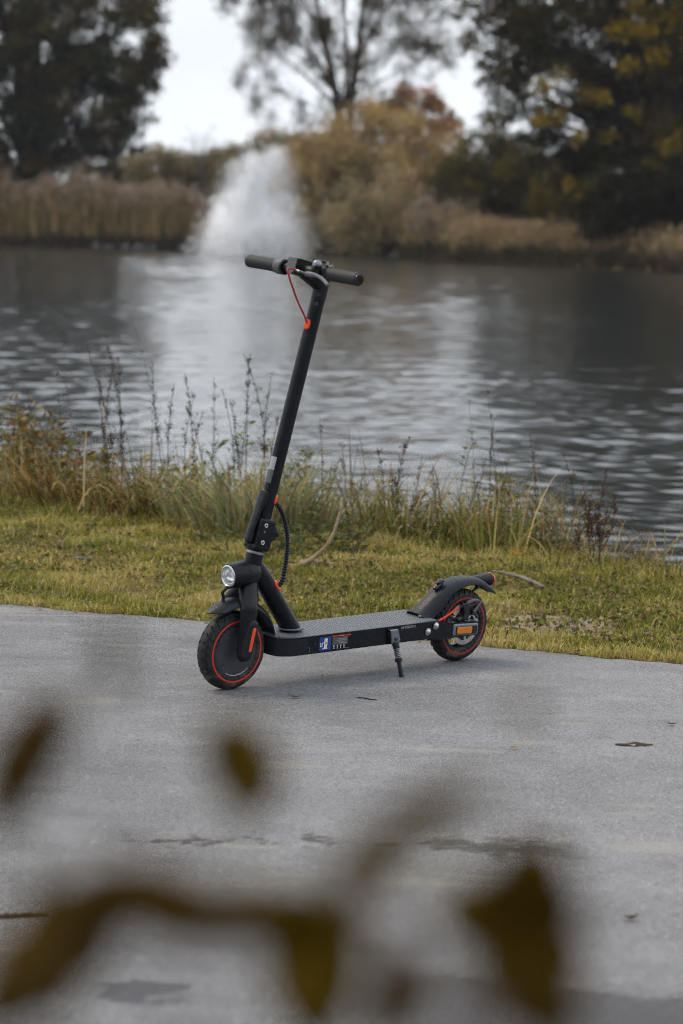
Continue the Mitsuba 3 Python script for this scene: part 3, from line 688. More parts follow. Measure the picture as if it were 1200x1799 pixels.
gxx, gyy, pn, pn2, t = [q[keep] for q in (gxx, gyy, pn, pn2, t)]
n = len(gxx)
base = np.stack([gxx, gyy, land(gxx, gyy) - .004], 1)
L = (.014 + .024 * rg.random(n) ** 2 + .075 * np.clip(pn2 - .47, 0, 1) + .030 * np.clip(pn - .5, 0, 1)) * (1 + .7 * np.clip((t - .55) / .45, 0, 1))
v, f, m = blades(base, rg.uniform(0, 2 * np.pi, n), L, np.clip(rg.normal(.80, .34, n), .05, 1.35), .0030 + .0036 * rg.random(n), 2, rg)
k = np.clip((pn - .40) / .20 + rg.normal(0, .20, n), 0, 1)[:, None]; d_ = (rg.random(n) < .20 + .20 * (pn2 < .44))[:, None]
col = np.where(k < .5, np.array(GREEN) * (1 - 2 * k) + np.array(OLIVE) * 2 * k, np.array(OLIVE) * (2 - 2 * k) + np.array((.43, .355, .125)) * (2 * k - 1))
col = np.where(d_, np.array(STRAW) * .9, col) * np.exp(rg.normal(0, .22, (n, 1)))
add_blades('short_grass', v, f, col, m, kind='stuff', label='short olive green lawn grass between the path and the pond', cat='grass')
# broad clover-like leaves in the turf
n = 34000
cx = rg.uniform(-2.6, 2.6, n); cy = path_far(cx) + .05 + rg.random(n) * (near_shore(cx) - path_far(cx) - .3)
q = meshkit.fbm(np.stack([cx * 2.1, cy * 2.6, cx * 0 + 9], -1), 3, 41) > .44; cx, cy = cx[q], cy[q]
v, f = leaves(np.stack([cx, cy, land(cx, cy) + .006 + .016 * rg.random(len(cx))], 1), .010 + .016 * rg.random(len(cx)) ** 2, rg, -.15, .7)
add('clover', trimesh.Trimesh(v, f, process=False), 'mat_leaf', False, color=np.repeat(pick(rg, [(.085, .115, .035), (.16, .155, .03), (.11, .115, .035), (.24, .20, .06), (.27, .20, .10), (.09, .07, .04)], len(cx), .25), 4, 0), kind='stuff', label='low broad green leaves growing among the short grass', cat='ground cover')

def bank(px, off=.3):
    d = 10.5
    for _ in range(30): d = .5 * d + .5 * (float(near_shore(np.float64((px - 600) / 4250 * d))) - off)
    return d

# ------------------------------------------------------------------ tall grass along the bank
def tuft_blades(cx, cy, n, h, spread, rng, pal, lean=(.92, .40), w=.0058, segs=5):
    r_ = spread * np.sqrt(rng.random(n)); a = rng.uniform(0, 2 * np.pi, n)
    x, y = cx + r_ * np.cos(a), cy + r_ * np.sin(a) * .7
    base = np.stack([x, y, land(x, y) - .01], 1)
    v, f, m = blades(base, a + rng.normal(0, .7, n), h * rng.uniform(.45, 1.1, n), np.clip(rng.normal(*lean, n), .03, 1.6), w * rng.uniform(.6, 1.3, n), segs, rng)
    return v, f, m, pick(rng, pal, n)

def merge(parts):
    vs, fs, cs, o = [], [], [], 0
    for v, f, m, c in parts:
        vs.append(v); fs.append(f + o); cs.append(per(c, m)); o += len(v)
    return trimesh.Trimesh(np.vstack(vs), np.vstack(fs), process=False), np.vstack(cs)

PAL_L = [STRAW, (0.330, 0.240, 0.090), RUST, (0.225, 0.195, 0.053), (0.150, 0.150, 0.045)]
PAL_M = [(0.120, 0.152, 0.072), (0.176, 0.192, 0.096), GREY, (0.240, 0.240, 0.112), (0.320, 0.272, 0.144)]
PAL_R = [(0.208, 0.208, 0.048), (0.160, 0.176, 0.040), (0.304, 0.256, 0.096), STRAW, (0.112, 0.128, 0.032)]
PAL_T = [(.20, .19, .04), (.15, .16, .035), (.28, .24, .06), (.36, .30, .11), (.12, .12, .03)]
parts = []
for i in range(165):
    x = rg.uniform(-3.6, 3.4); px = 600 + x / (near_shore(x) - .3) * 4250
    y = near_shore(x) + rg.normal(-.26, .24)
    if px < 430: pal, h, cnt = PAL_L, rg.uniform(.20, .42), 46
    elif px < 640: pal, h, cnt = PAL_M, rg.uniform(.20, .38), 46
    elif px < 1020: pal, h, cnt = PAL_R, rg.uniform(.20, .42), 52
    else: pal, h, cnt = PAL_R, rg.uniform(.07, .14), 26; y += -.05
    parts.append(tuft_blades(x, min(y, near_shore(x) + .15), cnt, h, .13, rg, pal))
for i in range(46):                                   # a ragged fringe of thin dry stems and fine grass
    x = rg.uniform(-3.4, 3.2); y = near_shore(x) + rg.normal(-.1, .2)
    parts.append(tuft_blades(x, y, 18, rg.uniform(.30, .60) if x < 1.0 else rg.uniform(.14, .28), .22, rg, [STRAW, (.20, .17, .10), (.16, .15, .06)], (.28, .16), .0024, 4))
for i in range(190):                                  # low tussocks spilling forward over the turf
    x = rg.uniform(-3.2, 2.6); px = 600 + x / (near_shore(x) - .6) * 4250
    parts.append(tuft_blades(x, near_shore(x) - (q_ := rg.uniform(.1, 1.0)), 34, rg.uniform(.06, .13) + .13 * (1 - q_) * rg.random(), .12, rg, [PAL_L, PAL_T, PAL_T][i % 3] if px < 330 else [PAL_M, PAL_T][i % 2] if px < 620 else [PAL_R, PAL_T][i % 2], (.95, .40), .0062, 5))
tm, tc = merge(parts)
add('tall_grass', tm, 'mat_grass', False, color=tc, kind='stuff', label='tall dry and green grass fringing the near bank of the pond', cat='grass')

def grass_tuft(px, d, n, h, spread, pal, label, lean=(1.08, .30), w=.0095):
    x = (px - 600) / 4250 * d
    k = thing('grass_tuft', label, 'grass tuft')
    mm, cc = merge([tuft_blades(x, d, n, h, spread, rg, pal, lean, w, 6)])
    add(k, mm, 'mat_grass', False, color=cc); 
RIB = [(.19, .20, .095), (.26, .26, .14), (.34, .33, .18), (.20, .20, .08), (.33, .28, .14)]
grass_tuft(430, bank(430, .95), 170, .46, .20, RIB, 'big tuft of drooping grey green grass ribbons left of the folding clamp', (1.12, .34), .0125)
grass_tuft(355, bank(355, .80), 100, .44, .16, RIB + [(.3, .25, .14)], 'drooping green grass tuft at the left end of the big grey green tuft', (1.1, .34), .0115)
grass_tuft(515, bank(515, .85), 120, .40, .18, RIB, 'grey green grass tuft right behind the ribbed black cable sleeve', (1.1, .34), .0115)
grass_tuft(250, bank(250,.5), 210, .38, .20, [STRAW, (.23, .15, .06), (.13, .12, .04)], 'dry straw coloured tuft of long grass on the left bank')
grass_tuft(110, bank(110,.5), 190, .36, .22, [STRAW, RUST, (.15, .12, .04)], 'rust and straw coloured grass tuft at the far left of the bank')
grass_tuft(900, bank(900,.3), 380, .34, .30, PAL_R, 'mound of yellow green grass above the rear wheel on the right bank', (.70, .35), .006)
grass_tuft(1000, bank(1000,.3), 190, .22, .22, PAL_R, 'low yellow green grass tuft at the water edge right of the mound', (.70, .35), .006)
grass_tuft(790, bank(790,.35), 240, .30, .25, PAL_R, 'yellow green grass tuft above the rear mudguard', (.70, .35), .006)

# a tangle of bent straw and broken stems low in the bank growth
n = 2600
x = rg.uniform(-3.4, 1.3, n); off = np.abs(rg.normal(.25, .22, n)); y = near_shore(x) - off
v, f, m = blades(np.stack([x, y, land(x, y) + rg.uniform(0, .16, n) * (x < .9)], 1), rg.uniform(0, 6.28, n), rg.uniform(.12, .42, n), np.clip(rg.normal(1.15, .35, n), .1, 1.8), rg.uniform(.003, .009, n), 5, rg, 1.2)
add_blades('dead_straw', v, f, pick(rg, [STRAW, (.30, .22, .10), (.26, .15, .06), (.20, .18, .10), (.14, .11, .07)], n), m, kind='stuff', label='tangle of bent pale straw lying in the bank growth', cat='dry grass')

# ------------------------------------------------------------------ dry seed stalks, weeds
SEED = [(.095, .075, .074), (.12, .095, .090), (.075, .060, .062), (.15, .11, .085)]
def stalk(px0, px1, py1, d, label, group=None, seeds=70, head=.55, pal=SEED, stems=1, name='seed_stalk', bow=.02, thick=.0026, side=.046, size=.0125):
    x0 = (px0 - 600) / 4250 * d; top = at(px1, py1, d + rg.normal(0, .04))
    k = thing(name, label, 'dry stalk', group)
    b = np.array([x0, d, ground(x0, d) - .01])
    ms, lv, lf_, lc, o = [], [], [], [], 0
    for s in range(stems):
        e = top + np.array([rg.normal(0, .055), rg.normal(0, .05), -rg.random() * .24]) * (s > 0); bb = b + np.array([rg.normal(0, .018), rg.normal(0, .018), 0]) * (s > 0)
        mid = (bb + e) / 2 + np.array([rg.normal(0, bow * 1.6), rg.normal(0, bow), 0])
        sp = spline([bb, mid, e], 14); ms.append(tube(sp, np.linspace(thick, thick * .45, 14), 5, False))
        ln = np.linalg.norm(e - bb)
        nb = max(3, int(seeds / 5))
        for q in np.sort(1 - head * rg.random(nb) ** .8):
            c = np.array([np.interp(q, np.linspace(0, 1, 14), sp[:, i]) for i in range(3)]); a = rg.uniform(0, 2 * np.pi); l_ = side * (1.25 - .8 * (q - (1 - head)) / head) * rg.uniform(.5, 1.2)
            ee = c + np.array([math.cos(a) * l_ * .55, math.sin(a) * l_ * .55, l_])
            ms.append(tube([c, ee], [thick * .4, thick * .25], 3, False))
            tt = rg.random(5)[:, None]
            v, f = leaves(c + (ee - c) * tt + rg.normal(0, .003, (5, 3)), size * rg.uniform(.6, 1.3, 5), rg, -.6, .55)
            lv.append(v); lf_.append(f + o); o += len(v); lc.append(np.repeat(pick(rg, pal, 5), 4, 0))
    st_ = cat_(ms)
    add(k + '__stem', st_, 'mat_bark', True, color=np.tile(np.array([[.075, .055, .042]]) * rg.uniform(.7, 1.4), (len(st_.vertices), 1)))
    if lv: add(k + '__seed_head', trimesh.Trimesh(np.vstack(lv), np.vstack(lf_), process=False), 'mat_leaf', False, color=np.vstack(lc), kind='stuff')

GL, GR = 'dark dry seed stalks on the left bank', 'dark dry seed stalks on the right bank'
ORD = 'first second third fourth fifth sixth seventh eighth ninth tenth eleventh twelfth thirteenth'.split()
class Row:
    def __init__(self, text): self.text, self.n = text, -1
    def __call__(self): self.n += 1; return self.text % ORD[self.n]
LL, LR = Row('thin dark seed stalk on the bank left of the scooter stem, %s from the left'), Row('thin dark seed stalk on the bank right of the scooter stem, %s from the left')
stalk(203, 184, 588, bank(203, 0.3), 'tallest dark seed stalk cluster at the left, against the bright water', seeds=150, stems=4, head=.62)
stalk(60, 52, 700, bank(60, 0.25), LL(), GL, 60, stems=2)
stalk(104, 100, 655, bank(104, 0.3), LL(), GL, 40, stems=1, thick=.0016)
stalk(212, 172, 640, bank(212, 0.35), LL(), GL, 80)
stalk(310, 268, 634, bank(310, 0.35), LL(), GL, 90, stems=2)
stalk(330, 325, 655, bank(330, 0.25), LL(), GL, 70, stems=1)
stalk(352, 344, 690, bank(352, 0.35), LL(), GL, 60, stems=2)
stalk(440, 428, 622, bank(440, 0.35), 'tall dark seed stalk close to the left side of the scooter stem', seeds=130, stems=3)
stalk(362, 376, 662, bank(362, 0.2), LL(), GL, 70, stems=2)
stalk(400, 392, 690, bank(400, 0.35), LL(), GL, 50, stems=1)
stalk(482, 478, 655, bank(482, 0.25), LL(), GL, 60, stems=2)
stalk(560, 562, 735, bank(560, 0.25), LR(), GR, 60, stems=2)
stalk(610, 600, 780, bank(610, 0.35), LR(), GR, 50, stems=2)
stalk(650, 646, 850, bank(650, 0.55), LR(), GR, 60, stems=3)
stalk(664, 662, 785, bank(664, 0.3), LR(), GR, 60, stems=2)
stalk(690, 686, 815, bank(690, 0.4), LR(), GR, 60, stems=2)
stalk(708, 716, 775, bank(708, 0.45), LR(), GR, 90, stems=3)
stalk(735, 742, 800, bank(735, 0.25), LR(), GR, 60, stems=2)
stalk(770, 760, 830, bank(770, 0.45), LR(), GR, 60, stems=3)
stalk(828, 822, 690, bank(828, 0.25), LR(), GR, 40, stems=1, thick=.0016, side=.03)
stalk(862, 850, 655, bank(862, 0.2), LR(), GR, 36, stems=1, thick=.0014, side=.03)
stalk(880, 868, 735, bank(880, 0.25), LR(), GR, 50, stems=2)
stalk(1046, 1066, 822, bank(1046, 0.6), 'reddish brown cluster of upright dry stalks at the right by the water', seeds=120, stems=6, head=.7, pal=[(.10, .055, .045), (.075, .05, .045), (.13, .08, .05)])
stalk(1062, 1084, 880, bank(1062, 0.75), 'short bent dark stalk leaning right beside the reddish stalks', seeds=30, stems=2, head=.5)
stalk(935, 930, 760, bank(935, 0.25), LR(), GR, 50, stems=2)
stalk(978, 990, 800, bank(978, 0.3), LR(), GR, 50, stems=2)
# bare thin bent stems
for px0, px1, py1, lab in ((190, 112, 575, 'long thin bare stem bending left over the water at the left'), (150, 30, 640, 'thin bare stem leaning far left over the water'), (300, 232, 560, 'thin pale bare stem leaning left in front of the bright water')):
    stalk(px0, px1, py1, bank(px0, .35), lab, seeds=6, stems=1, head=.5, thick=.0014, bow=.06, name='bare_weed', side=.05, size=.006)

def weed(px, d, h, label, stems, nl, pal, name='leafy_weed', size=.05, spread=.10, group=None, asp=.34):
    x = (px - 600) / 4250 * d; k = thing(name, label, 'weed', group); ms, C, H = [], [], []
    for s in range(stems):
        b = np.array([x + rg.normal(0, spread * .4), d + rg.normal(0, spread * .4), 0]); b[2] = ground(b[0], b[1]) - .01
        e = b + np.array([rg.normal(0, spread), rg.normal(0, spread), h * rg.uniform(.65, 1.08)])
        sp = spline([b, (b + e) / 2 + rg.normal(0, .025, 3), e], 12); ms.append(tube(sp, np.linspace(.0028, .0012, 12), 5, False))
        for q in rg.uniform(.30, 1, nl):
            c = np.array([np.interp(q, np.linspace(0, 1, 12), sp[:, i]) for i in range(3)]); a = rg.uniform(0, 2 * np.pi); l_ = rg.uniform(.0, .06) * (1.2 - q)
            ee = c + np.array([math.cos(a) * l_, math.sin(a) * l_, l_ * .5]); ms.append(tube([c, ee], .0009, 3, False)); C.append(ee); H.append([math.cos(a), math.sin(a), .35])
    C, H = np.array(C), np.array(H)
    v, f = leaves(C, size * rg.uniform(.55, 1.2, len(C)), rg, .1, asp, H)
    st_ = cat_(ms); add(k + '__stem', st_, 'mat_bark', True, color=np.tile(np.array([[.09, .075, .035]]), (len(st_.vertices), 1)))
    add(k + '__leaves', trimesh.Trimesh(v, f, process=False), 'mat_leaf', False, color=np.repeat(pick(rg, pal, len(C), .3), 4, 0), kind='stuff')
YEL = [(.22, .19, .055), (.15, .14, .045), (.27, .20, .07), (.11, .10, .045), (.22, .12, .05), (.14, .09, .06)]
GRN = [(0.120, 0.160, 0.056), (0.160, 0.192, 0.064), (0.208, 0.224, 0.080), (0.256, 0.224, 0.064)]
WL = Row('bushy yellow green weed at the left of the bank, %s from the left')
for i, (px, d, h) in enumerate(sorted(((18, 10.2, .40), (62, 10.35, .36), (95, 10.1, .34), (135, 10.3, .30), (40, 10.5, .42), (-30, 10.3, .42), (165, 10.4, .26)))):
    weed(px, bank(px, 10.6 - d), h * 1.4, WL(), 8, 28, YEL, group='bushy weeds at the left of the bank')
weed(245, bank(245, 0.3), .36, 'yellow green weed with spread leaves between the two tallest left stalks', 4, 22, GRN + YEL[:2], size=.055)
weed(300, bank(300, 0.35), .33, 'green weed with broad leaves left of the middle of the left bank', 5, 24, GRN, size=.055)
weed(455, bank(455, 0.25), .52, 'tall green weed growing just left of the scooter stem', 5, 34, GRN, size=.045)
weed(475, bank(475, 0.4), .40, 'leafy olive weed right behind the scooter stem', 4, 28, GRN, size=.045)
weed(372, bank(372, 0.2), .24, 'low green weed at the waterline left of the scooter stem', 4, 20, GRN)
weed(205, bank(205, .3), .40, 'olive weed at the foot of the tallest dark stalk cluster', 5, 26, YEL, size=.05)
weed(345, bank(345, .3), .36, 'pale green weed in the middle of the left bank among thin stalks', 5, 24, GRN, size=.05)
weed(405, bank(405, .3), .34, 'olive green weed between the middle of the left bank and the tall green weed', 5, 24, GRN, size=.045)
WR = Row('slender olive weed along the right bank, %s from the left')
for px, d, h in sorted(((545, 10.2, .30), (590, 10.3, .30), (630, 10.25, .26), (680, 10.3, .28), (745, 10.25, .28), (800, 10.3, .34), (845, 10.25, .36), (890, 10.3, .32), (940, 10.2, .28), (985, 10.15, .24), (720, 10.05, .18), (870, 9.95, .22))):
    weed(px, bank(px, 10.5 - d), h * 1.35, WR(), 5, 24, [(.19, .18, .055), (.25, .22, .085), (.15, .14, .05), (.18, .13, .085)], group='slender weeds along the right bank', size=.036, asp=.28)
DK = Row('low grey green dock plant in the turf behind the scooter, %s from the left')
for px, d in ((440, 9.35), (520, 9.4), (570, 9.55), (610, 9.45)):
    weed(px, d, .11, DK(), 6, 10, [(.10, .12, .05), (.13, .14, .06), (.08, .09, .04)], 'low_plant', .048, .09, 'low plants behind the scooter', .42)

# ------------------------------------------------------------------ wood, stones and leaves lying about
def on(px, py):
    """where the ground is that the photograph shows at this pixel"""
    v = _f + RIGHT * (px - 600) / 4250 - UP * (py - 899.5) / 4250
    t = 5.0
    for _ in range(40):
        p = EYE + v * t; t += (p[2] - ground(p[0], p[1])) / max(-v[2], .02) * .8
    return EYE + v * t
def bark_mesh(pts, r, n=40, sides=9):
    sp = spline(pts, n); rr = np.interp(np.linspace(0, 1, n), np.linspace(0, 1, len(r)), r) * (1 + .16 * RNG.normal(size=n))
    mm = tube(sp, rr, sides); mm.vertices = mm.vertices + (meshkit.noise(np.array(mm.vertices) * 90) - .5)[:, None] * .004
    return mm
def wood(key, mm, c, **k):
    cc = np.array([c]) * (.75 + .5 * meshkit.noise(np.array(mm.vertices) * np.array([60, 60, 60]), 3))[:, None]
    return add(key, mm, 'mat_bark', True, color=cc, **k)
k = thing('fallen_branch', 'pale curved dead branch rising from the grass behind the scooter', 'branch')
g0 = on(503, 997); d0 = g0[1]
pp = [g0 + [0, 0, .008], at(530, 992, d0), at(553, 978, d0 + .02), at(575, 957, d0 + .02), at(590, 925, d0 + .05), at(596, 905, d0 + .06), at(600, 882, d0 + .08)]
wood(k + '__branch', bark_mesh(pp, [.0088, .0098, .0094, .0084, .0070, .0056, .0036]), (.30, .23, .14))
wood(k + '__side_branch', bark_mesh([at(528, 992, d0), on(555, 992) + [0, 0, .012], on(592, 997) + [0, 0, .010]], [.0075, .008, .006]), (.27, .20, .125))
wood(k + '__twig', bark_mesh([at(590, 928, d0 + .05), at(604, 934, d0 + .07), at(617, 941, d0 + .10), at(620, 958, d0 + .10), at(621, 980, d0 + .1)], [.0035, .0035, .003, .0025, .002]), (.14, .10, .07))
k = thing('fallen_stick', 'grey broken stick lying in the grass right of the tail light', 'stick')
wood(k, bark_mesh([on(864, 1014) + [0, 0, .022], on(900, 1020) + [0, 0, .022], on(925, 1027) + [0, 0, .020], on(956, 1038) + [0, 0, .012]], [.004, .006, .008, .007]), (.22, .20, .17))
k = thing('dry_cane', 'long pale dry cane slanting out of the grass at the far right edge', 'cane')
g0 = on(1012, 968)
wood(k, bark_mesh([g0, at(1100, 945, g0[1] + .06), at(1215, 914, g0[1] + .1)], [.005, .005, .004]), (.22, .19, .12))
k = thing('dry_cane', 'short dark dry cane standing at the right edge of the bank', 'cane')
wood(k, bark_mesh([on(1128, 985), at(1122, 935, 10.0), at(1108, 908, 10.0)], [.003, .003, .002]), (.12, .09, .06))

def fallen(px, py, size, c, label, rot, name='fallen_leaf', lift=.010, group=None, curl=.35, asp=.5, cat='leaf'):
    p = on(px, py); k = thing(name, label, cat, group)
    u_ = np.linspace(0, 1, 9); P = []
    for a in u_:
        w = size * asp * .5 * math.sin(math.pi * min(1, a * .93 + .05)) ** .8
        P.append([[size * (a - .5), w * q, size * curl * ((a - .5) ** 2 + .8 * (q * w / size) ** 2) * 1.4] for q in np.linspace(-1, 1, 7)])
    P = np.array(P); c_, s_ = math.cos(rot), math.sin(rot)
    P[..., 2] += (meshkit.noise(P * 160 + px) - .5) * size * .10
    Q = np.stack([P[..., 0] * c_ - P[..., 1] * s_, P[..., 0] * s_ + P[..., 1] * c_, P[..., 2]], -1) + p + [0, 0, lift]
    mm = sheet(Q, .0006)
    add(k, mm, 'mat_leaf', True, color=np.tile([c], (len(mm.vertices), 1)) * (.7 + .6 * meshkit.noise(np.array(mm.vertices) * 120))[:, None])
fallen(911, 986, .070, (.50, .20, .015), 'bright orange fallen leaf on the grass above the rear wheel', .2, lift=.03)
fallen(147, 990, .075, (.24, .25, .26), 'pale grey fallen leaf on the grass at the left', .1, lift=.02)
fallen(1013, 1023, .060, (.09, .08, .06), 'dark curled leaf lying on the grass right of the grey stick', .3, lift=.02)
fallen(940, 1088, .085, (.13, .09, .06), 'brown curled leaf beside the bare earth patch', .9, lift=.015)
fallen(890, 1136, .060, (.36, .24, .10), 'tan leaf at the grass edge right of the rear wheel', 2.0, lift=.015)
fallen(440, 893, .055, (.26, .13, .05), 'small rust coloured leaf caught in the grass left of the stem', .5, lift=.12)
fallen(1114, 1312, .095, (.085, .07, .055), 'dark shrivelled leaf lying on the path at the right', .10, curl=.10, asp=.42, lift=.004)
fallen(518, 1230, .036, (.10, .07, .05), 'small dark leaf on the path below the front of the deck', .05, curl=.5, asp=.3)
fallen(1108, 1622, .030, (.10, .065, .05), 'small reddish brown leaf on the path at the lower right', .4, curl=.5)
fallen(902, 1320, .020, (.33, .19, .09), 'tiny tan leaf fragment on the path right of the middle', .2)
fallen(1180, 1278, .026, (.07, .06, .05), 'tiny dark leaf fragment on the path at the right edge', .1)
EL = 'dry leaf scrap lying along the ragged edge of the path'
for i in range(34):
    x = rg.uniform(-1.3, 1.2); y = path_far(x) + rg.normal(-.05, .06)
    p = np.array([x, y, ground(x, y)]); w = p - EYE; dd = w @ _f
    fallen(600 + 4250 * (w @ RIGHT) / dd, 899.5 - 4250 * (w @ UP) / dd, rg.uniform(.012, .030), [(.20, .13, .06), (.30, .22, .12), (.11, .075, .045), (.24, .17, .08)][i % 4], EL, rg.uniform(0, 6.28), lift=.006, group='dry leaf scraps along the path edge')
PT = 'small dry brown leaf lying in the short grass'
for i in range(60):
    x = rg.uniform(-1.5, 1.5); y = path_far(x) + rg.uniform(.03, 1.9)
    p = np.array([x, y, ground(x, y)]); w = p - EYE; dd = w @ _f
    fallen(600 + 4250 * (w @ RIGHT) / dd, 899.5 - 4250 * (w @ UP) / dd, rg.uniform(.02, .045), [(.20, .13, .06), (.30, .22, .12), (.11, .075, .045), (.30, .17, .04), (.24, .22, .19)][i % 5], PT, rg.uniform(0, 6.28), lift=rg.uniform(.012, .03), group='small dry leaves scattered in the short grass')
k = thing('twig', 'thin dark twig on the path below the kickstand', 'twig')
wood(k, bark_mesh([on(626, 1228) + [0, 0, .004], on(640, 1231) + [0, 0, .006], on(662, 1233) + [0, 0, .004]], [.0016, .002, .0014], 24, 6), (.06, .045, .035))
k = thing('twig', 'dark flat stick on the path at the lower left edge', 'twig')
wood(k, bark_mesh([on(-30, 1619) + [0, 0, .005], on(40, 1614) + [0, 0, .006], on(82, 1612) + [0, 0, .005]], [.004, .006, .004], 24, 8), (.05, .035, .028))
def pebble(px, py, r_, c, label, group=None):
    p = on(px, py); k = thing('pebble', label, 'pebble', group); mm = trimesh.creation.icosphere(subdivisions=2, radius=1)
    v = np.array(mm.vertices); v = v * (1 + .5 * (meshkit.noise(v * 1.7 + px) - .5))[:, None] * [r_, r_ * .8, r_ * .55] + p + [0, 0, r_ * .35]; mm.vertices = v
    add(k, mm, 'mat_bark', True, color=np.tile([c], (len(v), 1)))
pebble(1097, 1453, .0050, (.05, .05, .055), 'dark pebble on the path at the right')
pebble(1053, 1535, .0055, (.10, .10, .105), 'grey pebble on the path below the dark pebble')
pebble(566, 1190, .0060, (.045, .045, .05), 'dark pebble under the front of the scooter deck')
for i in range(46):
    x = rg.uniform(-1.2, 1.2); y = path_far(x) - rg.uniform(.05, 3.7); p = np.array([x, y, ground(x, y)]); w = p - EYE; dd = w @ _f
    px, py = 600 + 4250 * (w @ RIGHT) / dd, 899.5 - 4250 * (w @ UP) / dd
    pebble(px, py, rg.uniform(.0016, .0036), [(.07, .065, .06), (.05, .045, .04), (.30, .29, .27), (.12, .09, .06)][i % 4], 'tiny grit stone lying loose on the asphalt path', 'tiny grit stones on the path')
# ------------------------------------------------------------------ the far bank
rf = np.random.default_rng(77)
def fx_(px, d): return (px - 600) / 4250 * d
def fz(px, py, d): return at(px, py, d)[2]

def crown(clumps, per_clump, size, rng, pal, weights=None, aspect=.62, flat=.8):
    """leaves spread in and around the clumps (x, y, z, radius, palette index)"""
    C, K = [], []
    for (x, y, z, r, ci) in clumps:
        n = max(4, int(per_clump * r ** 2)); a = rng.normal(size=(n, 3)); a /= np.linalg.norm(a, axis=1, keepdims=True)
        rr = r * (rng.random(n) ** .42) * (1 + .18 * rng.normal(size=n))
        C.append(np.array([x, y, z]) + a * rr[:, None] * [1, 1, flat]); c = np.array(pal[ci % len(pal)]) * np.exp(rng.normal(0, .16))
        K.append(c * np.exp(rng.normal(0, .26, (n, 1))) * np.exp(rng.normal(0, .07, (n, 3))))
    C, K = np.vstack(C), np.vstack(K)
    v, f = leaves(C, size * rng.uniform(.6, 1.3, len(C)), rng, .15, aspect)
    return trimesh.Trimesh(v, f, process=False), np.repeat(K, 4, 0)

def limbs(base, tips, r0, rng, col, trunk_h, wob=.5):
    ms = []
    base = np.asarray(base, float); fork = base + [rng.normal(0, .2), rng.normal(0, .2), trunk_h]
    ms.append(tube(spline([base - [0, 0, .5], (base + fork) / 2 + rng.normal(0, .08, 3), fork], 10), np.linspace(r0 * 1.25, r0 * .8, 10), 9))
    for t_ in tips:
        t_ = np.asarray(t_, float); mid = fork * .45 + t_ * .55 + rng.normal(0, wob, 3) * [1, 1, .5] + [0, 0, .08 * np.linalg.norm(t_ - fork)]
        s = spline([fork - [0, 0, rng.uniform(0, trunk_h * .5)], mid, t_], 9); ms.append(tube(s, np.linspace(r0 * rng.uniform(.28, .5), .02, 9), 5, False))
    mm = cat_(ms)
    return mm, np.tile([col], (len(mm.vertices), 1)) * rng.uniform(.8, 1.2, (len(mm.vertices), 1))

def tree(name, label, cat, base, clumps, per_clump, size, pal, rng, r0=.3, trunk_h=3.0, bark=(.045, .036, .028), group=None, ntips=26, flat=.8):
    k = thing(name, label, cat, group)
    idx = rng.choice(len(clumps), min(ntips, len(clumps)), replace=False)
    mm, cc = limbs(base, [clumps[i][:3] for i in idx], r0, rng, bark, trunk_h)
    add(k + '__trunk', mm, 'mat_bark', True, color=cc)
    mm, cc = crown(clumps, per_clump, size, rng, pal, flat=flat)
    add(k + '__crown', mm, 'mat_far_leaf', False, color=cc, kind='stuff')
    return k

def blob_clumps(cx, cy, cz, rx, ry, rz, n, rng, r=(.8, 1.7), ncol=3, low=None, shell=.35):
    out = []
    while len(out) < n:
        a = rng.normal(size=3); a /= np.linalg.norm(a); q = rng.random() ** shell
        p = np.array([cx, cy, cz]) + a * q * [rx, ry, rz]
        if low is not None and p[2] < low: continue
        out.append((*p, rng.uniform(*r), rng.integers(0, ncol)))
    return out

# big dark tree on the left
d = 153; x0 = fx_(40, d)
DARK = [(.034, .038, .018), (.046, .044, .019), (.062, .052, .019), (.095, .066, .016), (.030, .033, .017)]
cl = blob_clumps(x0, d, 12.0, 8.4, 7.5, 11.2, 300, rf, (.7, 1.4), 5, low=2.0)
cl += [(fx_(px, d), d + rf.normal(0, 1.5), fz(px, py, d), r, 2 + (i % 2)) for i, (px, py, r) in enumerate(((235, 40, 1.1), (262, 75, .8), (272, 105, .55), (245, 150, 1.0), (262, 152, .5), (250, 90, .9), (225, 180, 1.0), (190, 215, 1.0), (200, 170, 1.2), (215, 110, 1.2), (225, 5, 1.2), (250, -40, 1.4), (170, 265, .9), (120, 290, 1.0), (60, 300, 1.1), (0, 300, 1.2), (-60, 300, 1.3)))]
cl += [(fx_(px, d), d + rf.normal(1, 2), fz(px, py, d), rf.uniform(.6, 1.0), int(rf.integers(0, 4))) for px, py in np.stack([rf.uniform(60, 245, 60), rf.uniform(20, 335, 60)], 1) if px < 265 - .35 * max(0, py - 190)]
tree('large_tree', 'huge dark leafy tree on the left side of the far bank', 'tree', (x0, d, .9), cl, 175, .32, DARK, rf, .55, 4.0, ntips=40)
d = 160
cl = blob_clumps(fx_(-330, d), d, 11, 8, 7, 9.5, 90, rf, (1.1, 2.0), 5, low=2.5)
tree('large_tree', 'dark tree beyond the left edge of the view behind the huge dark tree', 'tree', (fx_(-330, d), d, .9), cl, 120, .38, DARK, rf, .5, 4.0)
# shrubs under the left tree, dark
for px, w, h, lab in ((20, 130, 100, 'dark shrub under the huge left tree, nearest to the left edge'), (130, 110, 95, 'dark shrub under the huge left tree, second from the left edge'), (215, 70, 95, 'olive shrub at the right foot of the huge left tree')):
    d = 158; cl = blob_clumps(fx_(px, d), d, 2.2, w * d / 4250 * .9, 2.5, h * d / 4250, 26, rf, (.6, 1.1), 3, low=.8)
    tree('shrub', lab, 'shrub', (fx_(px, d), d, 1), cl, 130, .26, [(.075, .065, .030), (.095, .080, .034), (.12, .095, .042)], rf, .08, .8, ntips=8)
